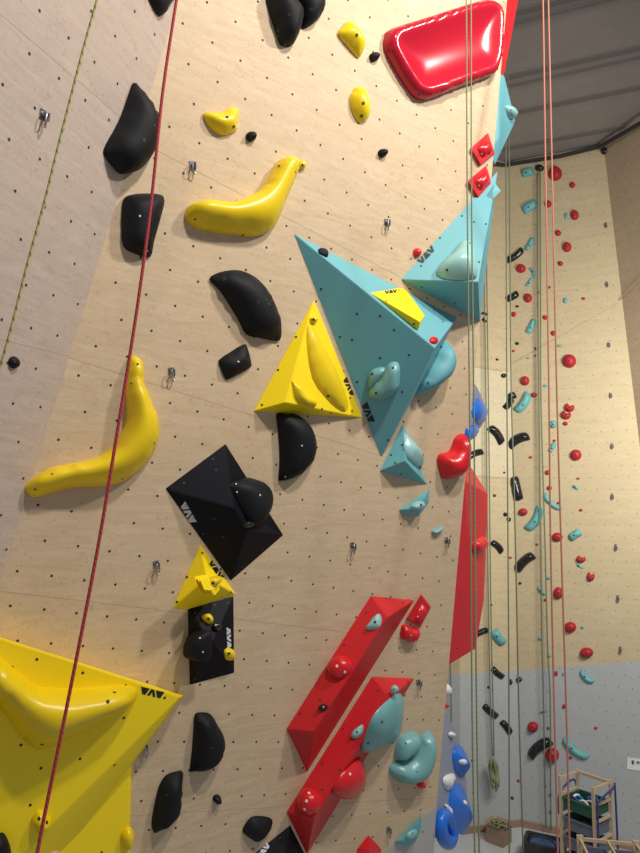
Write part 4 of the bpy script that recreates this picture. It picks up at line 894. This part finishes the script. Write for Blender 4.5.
for i in range(9):
    c = V((cen.x, cen.y, zt - .25)) + X * random.uniform(-w_ * .3, w_ * .3) + Y * random.uniform(-d_ * .3, d_ * .3)
    bm = bmesh.new(); t = random.uniform(0, 3); dd = V((math.cos(t), math.sin(t), .1)); tube(bm, [c - dd * .07, c + V((0, 0, .03)), c + dd * .07], .016, 6, 3)
    tag(mk('belay_strap', bm, [BLU, WHT, BLUD][i % 3], None, 'all'), ['bright blue', 'white', 'dark blue'][i % 3] + ' strap lying in the green crate on the tall rack', 'strap', ['bright blue', 'white', 'dark blue'][i % 3] + ' straps in the green crate')
for i, (p, q) in enumerate(((B, D), (A, Cc))):
    s_ = 1 if i == 0 else .7; o_ = X * (.05 if i == 0 else -.03) * 1.0
    dn = Y * -.02
    bm = bmesh.new(); zt2 = zt - .06 if i == 0 else zt - .1
    a, b = V((p.x, p.y, 0)) + o_ - Y * .0, V((q.x, q.y, 0)) + o_ + Y * .03
    if i == 0: pts = [a + V((0, 0, .1)), a + V((0, 0, zt2 - .18)), a + V((0, 0, zt2 - .08)) + Y * .04, b + V((0, 0, zt2)) - Y * .06, b + V((0, 0, zt2 - .06)), b + V((0, 0, .1))]
    else: pts = [a + V((0, 0, zt2 - .35)), a + V((0, 0, zt2 - .1)) + Y * .03, b + V((0, 0, zt2)) - Y * .06, b + V((0, 0, zt2 - .3))]
    tube(bm, pts, .014, 6, 3); mk('metal_hoop', bm, BLUD, rk)
# front rack
zf = 1.37
A = hitz(580, 839, zf); B = hitz(636, 844.5, zf)
Xf = (B - A).normalized(); Yf = V((0, 0, 1)).cross(Xf); 
root = empty('crate_rack', V((A.x, A.y, 0)), 'low pine rack with grey crates cut off by the bottom edge at the lower right', 'rack')
Z = V((0, 0, 1))
dpt = -Yf * .45
bm = bmesh.new(); quadbox(bm, A - Xf * .03, B + Xf * .03, .025, .035, Yf); mk('rail', bm, PINE, root, False)
for p in (A, B):
    bm = bmesh.new(); quadbox(bm, V((p.x, p.y, 0)), p + Z * .04, .07, .035, Xf); mk('post', bm, PINE, root, False)
    bm = bmesh.new(); quadbox(bm, p, p + dpt, .022, .03, Xf); mk('rail', bm, PINE, root, False)
    bm = bmesh.new(); q = p + dpt; quadbox(bm, V((q.x, q.y, 0)), q, .04, .04, Xf); mk('post', bm, PINE, root, False)
mid = (A + B) / 2
bm = bmesh.new(); quadbox(bm, mid, mid + dpt, .02, .03, Xf); mk('divider', bm, PINE, root, False)
wf = (B - A).length
for s, l in ((-1, 'left grey crate in the low front rack'), (1, 'right grey crate in the low front rack')):
    c = mid + Xf * (s * wf / 4) + dpt * .5 - Z * .26; r2 = empty('storage_crate', c, l, 'crate', 'crates in the low front rack')
    bm = bmesh.new(); obox(bm, c, Xf * (wf / 4 - .035), Yf * .19, .2, .018); mk('tub', bm, CRG, r2, False)
# ------------------------------------------------------------- lights
def area(name, loc, tgt, size, power, col):
    l = bpy.data.lights.new(name, 'AREA'); l.shape = 'DISK'; l.size = size; l.energy = power; l.color = col
    o = bpy.data.objects.new(name, l); COL.objects.link(o); o.location = loc
    o.rotation_euler = (V(tgt) - V(loc)).to_track_quat('-Z', 'Y').to_euler(); return o
mc = mp(.2, 0)
e1, n1 = MAIN.e1, MAIN.n
def wd(a, b, c): return (e1 * a + UP * b + n1 * c).normalized()
area('hall_lamp_one', mc + wd(.28, 1.25, .75) * 7.0, mp(.2, .6), .4, 270, (1, .945, .87))
area('hall_lamp_two', mc + wd(-.36, 1.2, .78) * 7.0, mp(.2, .6), .4, 290, (1, .945, .87))
fc = (FA.hit(500, 450) + FB.hit(600, 450)) / 2
area('far_lamp', fc + V((1.0, -4.5, 0.6)), fc, 1.5, 215, (1, .96, .86))
w = bpy.data.worlds.new('world'); sc.world = w; w.use_nodes = True
w.node_tree.nodes['Background'].inputs[0].default_value = (.80, .85, 1, 1); w.node_tree.nodes['Background'].inputs[1].default_value = .23
sc.view_settings.view_transform = 'Standard'; sc.view_settings.look = 'None'; sc.view_settings.gamma = 1; sc.view_settings.exposure = 0
sc.view_settings.use_curve_mapping = False
